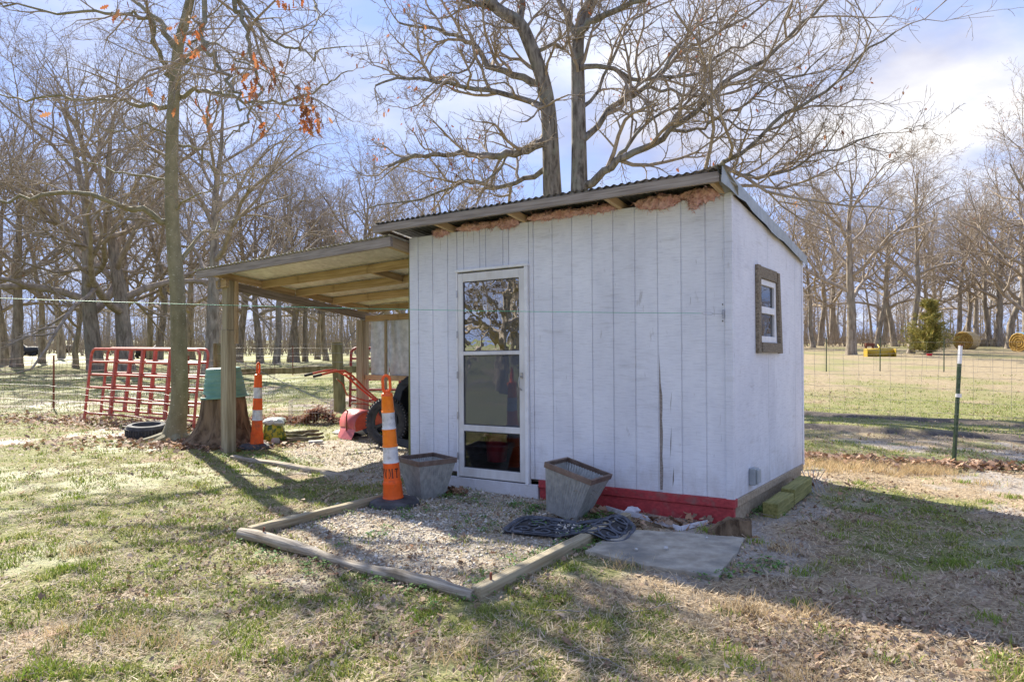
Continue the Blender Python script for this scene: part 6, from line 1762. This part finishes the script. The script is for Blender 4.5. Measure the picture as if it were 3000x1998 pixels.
x, y = scatter(120000, 2.2, 20); g, gv, md, tk = masks(x, y); ln = fbm(x * 1.4, y * 1.4, 131)
k = (nr.rand(len(x)) < (.12 + .8 * sst(.44, .62, ln)) * (1 - .35 * gv) * (1 - .3 * g) * (1 - .9 * tk)) & ~blocked(x, y); x, y = x[k], y[k]; n = len(x)
s = nr.uniform(.007, .028, n) * (1 + y * .02) * np.where(nr.rand(n) < .05, 1.6, 1)
pale = nr.rand(n, 1); col = (np.array([[.27, .165, .10]]) * (1 - pale) + np.array([[.55, .43, .31]]) * pale) * nr.uniform(.55, 1.2, (n, 1))
flat_leaves('leaf_litter', x, y, s, col, 'fine litter of broken pale brown leaves over the yard', .018, .85)
# drifts of big brown oak leaves: fence foot on the right, by the gates on the left, against the planter
cx, cy = [], []
for _ in range(1500):
    f = nr.rand(); px_, py_ = 5.75 - 3.3 * f, 8.05 + 1.15 * f; cx.append(px_ + nr.normal(0, .10) - .05); cy.append(py_ + nr.normal(0, .17))
for _ in range(1500): 
    f = nr.rand(); cx.append(-9.5 + 5.2 * f + nr.normal(0, .3)); cy.append(13.5 - 2.2 * f + nr.normal(0, .5))
for _ in range(300): cx.append(-5.6 + nr.normal(0, .9)); cy.append(10.1 + nr.normal(0, .45))
for _ in range(700): cx.append(-4.0 + nr.normal(0, .5)); cy.append(9.75 + nr.normal(0, .2))
for _ in range(60): cx.append(.62 + nr.normal(0, .10)); cy.append(6.02 + nr.normal(0, .05))
for _ in range(40): cx.append(-.55 + nr.normal(0, .08)); cy.append(6.78 + nr.normal(0, .05))
for _ in range(60): cx.append(1.25 + nr.normal(0, .2)); cy.append(5.60 + nr.normal(0, .05))
for _ in range(110): cx.append(2.6 + nr.normal(0, .35)); cy.append(7.2 + nr.normal(0, .35))
cx, cy = np.array(cx), np.array(cy); kk = ~shed_in(cx, cy); cx, cy = cx[kk], cy[kk]; n = len(cx)
col = np.array([[.30, .17, .10]]) * nr.uniform(.4, 1.4, (n, 1)) + np.array([[.22, .19, .15]]) * nr.rand(n, 1) ** 2
flat_leaves('leaf_drift', cx, cy, nr.uniform(.035, .095, n), col, 'drifts of curled brown oak leaves along the fences', .05, .8)
rng = random.Random(55); pts = []
while len(pts) < 170:
    yy = math.exp(rng.uniform(math.log(2.4), math.log(10))); xx = rng.uniform(-.85, .85) * yy
    if bool(blocked(np.array([xx]), np.array([yy]))[0]): continue
    pts.append((xx, yy, float(hgt(np.array([xx]), np.array([yy]))[0]) + .012))
o = link('oak_leaves', leaves_mesh('oak_leaves', pts, rng, .075, [(.33, .20, .12), (.42, .30, .20), (.26, .13, .07), (.48, .37, .27)], False, 1), M['litter']); setp(o, 'single lobed oak leaves scattered over the yard', 'leaves', kind='stuff')
# gravel
bx0, bx1, by0, by1 = -3.4, 1.0, 4.0, 11.3
x = nr.uniform(bx0, bx1, 110000); y = nr.uniform(by0, by1, 110000); g, gv, md, tk = masks(x, y)
pad = sst(.05, -.1, poly_sd(x, y, PAD))
k = (nr.rand(len(x)) < gv * (.16 + .30 * pad) * (1.2 - .10 * (y - 4)) * (.35 + .9 * sst(.36, .58, fbm(x * 2.2, y * 2.2, 151)))) & ~shed_in(x, y); x, y = x[k], y[k]; n = len(x)
s = nr.gamma(3.2, .0024, n) + .0035; z = hgt(x, y)
base_ = np.array([[1, 0, 0], [0, 1, 0], [-1, 0, 0], [0, -1, 0], [0, 0, 1], [0, 0, -1.]])
sc_ = nr.uniform(.55, 1.25, (n, 6)); an = nr.uniform(0, 6.283, n); ca, sa_ = np.cos(an), np.sin(an)
V = base_[None] * sc_[:, :, None] * s[:, None, None] * np.array([[[1, .8, .5]]]) + nr.uniform(-.25, .25, (n, 6, 3)) * s[:, None, None]
V = np.stack([V[..., 0] * ca[:, None] - V[..., 1] * sa_[:, None], V[..., 0] * sa_[:, None] + V[..., 1] * ca[:, None], V[..., 2]], -1) + np.stack([x, y, z + s * .30], 1)[:, None, :]
T = np.array([[0, 1, 4], [1, 2, 4], [2, 3, 4], [3, 0, 4], [1, 0, 5], [2, 1, 5], [3, 2, 5], [0, 3, 5]])
Fc = (np.arange(n)[:, None, None] * 6 + T[None]).reshape(-1, 3)
gt = nr.uniform(.55, 1.15, (n, 1)); wm = nr.rand(n, 1)
col = (np.array([[.64, .61, .56]]) * (1 - wm) + np.array([[.70, .62, .50]]) * wm) * gt
o = link('gravel', fastmesh('gravel', V.reshape(-1, 3), Fc, np.repeat(col, 6, 0)), M['pebbles']); setp(o, 'loose pale grey gravel on the pad and under the lean-to', 'gravel', kind='stuff')
# low green weeds at the foot of the shed, timbers and slab
spots = []
def line_spots(a, b, n_, sp_): 
    for _ in range(n_): f = nr.rand(); spots.append((a[0] + (b[0] - a[0]) * f + nr.normal(0, sp_), a[1] + (b[1] - a[1]) * f + nr.normal(0, sp_)))
line_spots((-.7, 6.70), (.35, 6.10), 26, .08); line_spots((2.0, 5.95), (2.25, 6.3), 34, .10); line_spots((-.25, 4.2), (.75, 5.55), 30, .06); line_spots((-.3, 4.0), (.7, 5.4), 16, .06)
line_spots((-2.1, 5.25), (-.3, 4.0), 18, .10); line_spots((-1.9, 5.6), (-1.2, 6.5), 16, .07); line_spots((1.2, 4.35), (1.75, 4.65), 12, .06); line_spots((.55, 5.75), (.8, 5.95), 8, .05); line_spots((-3.9, 9.0), (-2.6, 8.6), 24, .15); line_spots((-1.3, 6.4), (-.9, 6.2), 14, .12); line_spots((-.9, 5.7), (.1, 5.9), 18, .3)
spots = np.array(spots); i = nr.randint(0, len(spots), 7000); x = spots[i, 0] + nr.normal(0, .035, 7000); y = spots[i, 1] + nr.normal(0, .035, 7000)
kk = ~shed_in(x, y) & (poly_sd(x, y, SLABP) > -.03); x, y = x[kk], y[kk]; n = len(x)
col = np.array([[.08, .19, .04]]) * nr.uniform(.6, 1.5, (n, 1)) + np.array([[.05, .035, .005]]) * nr.rand(n, 1)
flat_leaves('low_weeds', x, y, nr.uniform(.010, .024, n), col, 'small green weeds round timbers, slab and shed foot', .04, .5)['category'] = 'weeds'
# twigs
polys = []; rng = random.Random(9)
for _ in range(260):
    yy = math.exp(rng.uniform(math.log(2.5), math.log(11))); xx = rng.uniform(-.85, .85) * yy
    if bool(blocked(np.array([xx]), np.array([yy]))[0]): continue
    a_ = rng.uniform(0, 6.28); l_ = rng.uniform(.06, .35); zz_ = float(hgt(np.array([xx]), np.array([yy]))[0]) + .012; r_ = rng.uniform(.0015, .004)
    polys.append([(xx + math.cos(a_) * l_ * f + rng.gauss(0, .012), yy + math.sin(a_) * l_ * f + rng.gauss(0, .012), zz_ + rng.uniform(0, .012), r_ * (1 - .5 * f)) for f in (0, .33, .66, 1)])
o = link('twigs', tubes_to_mesh('twigs', [(4, polys)]), M['wood_grey']); setp(o, 'fallen twigs scattered on the ground', 'twigs', kind='stuff')
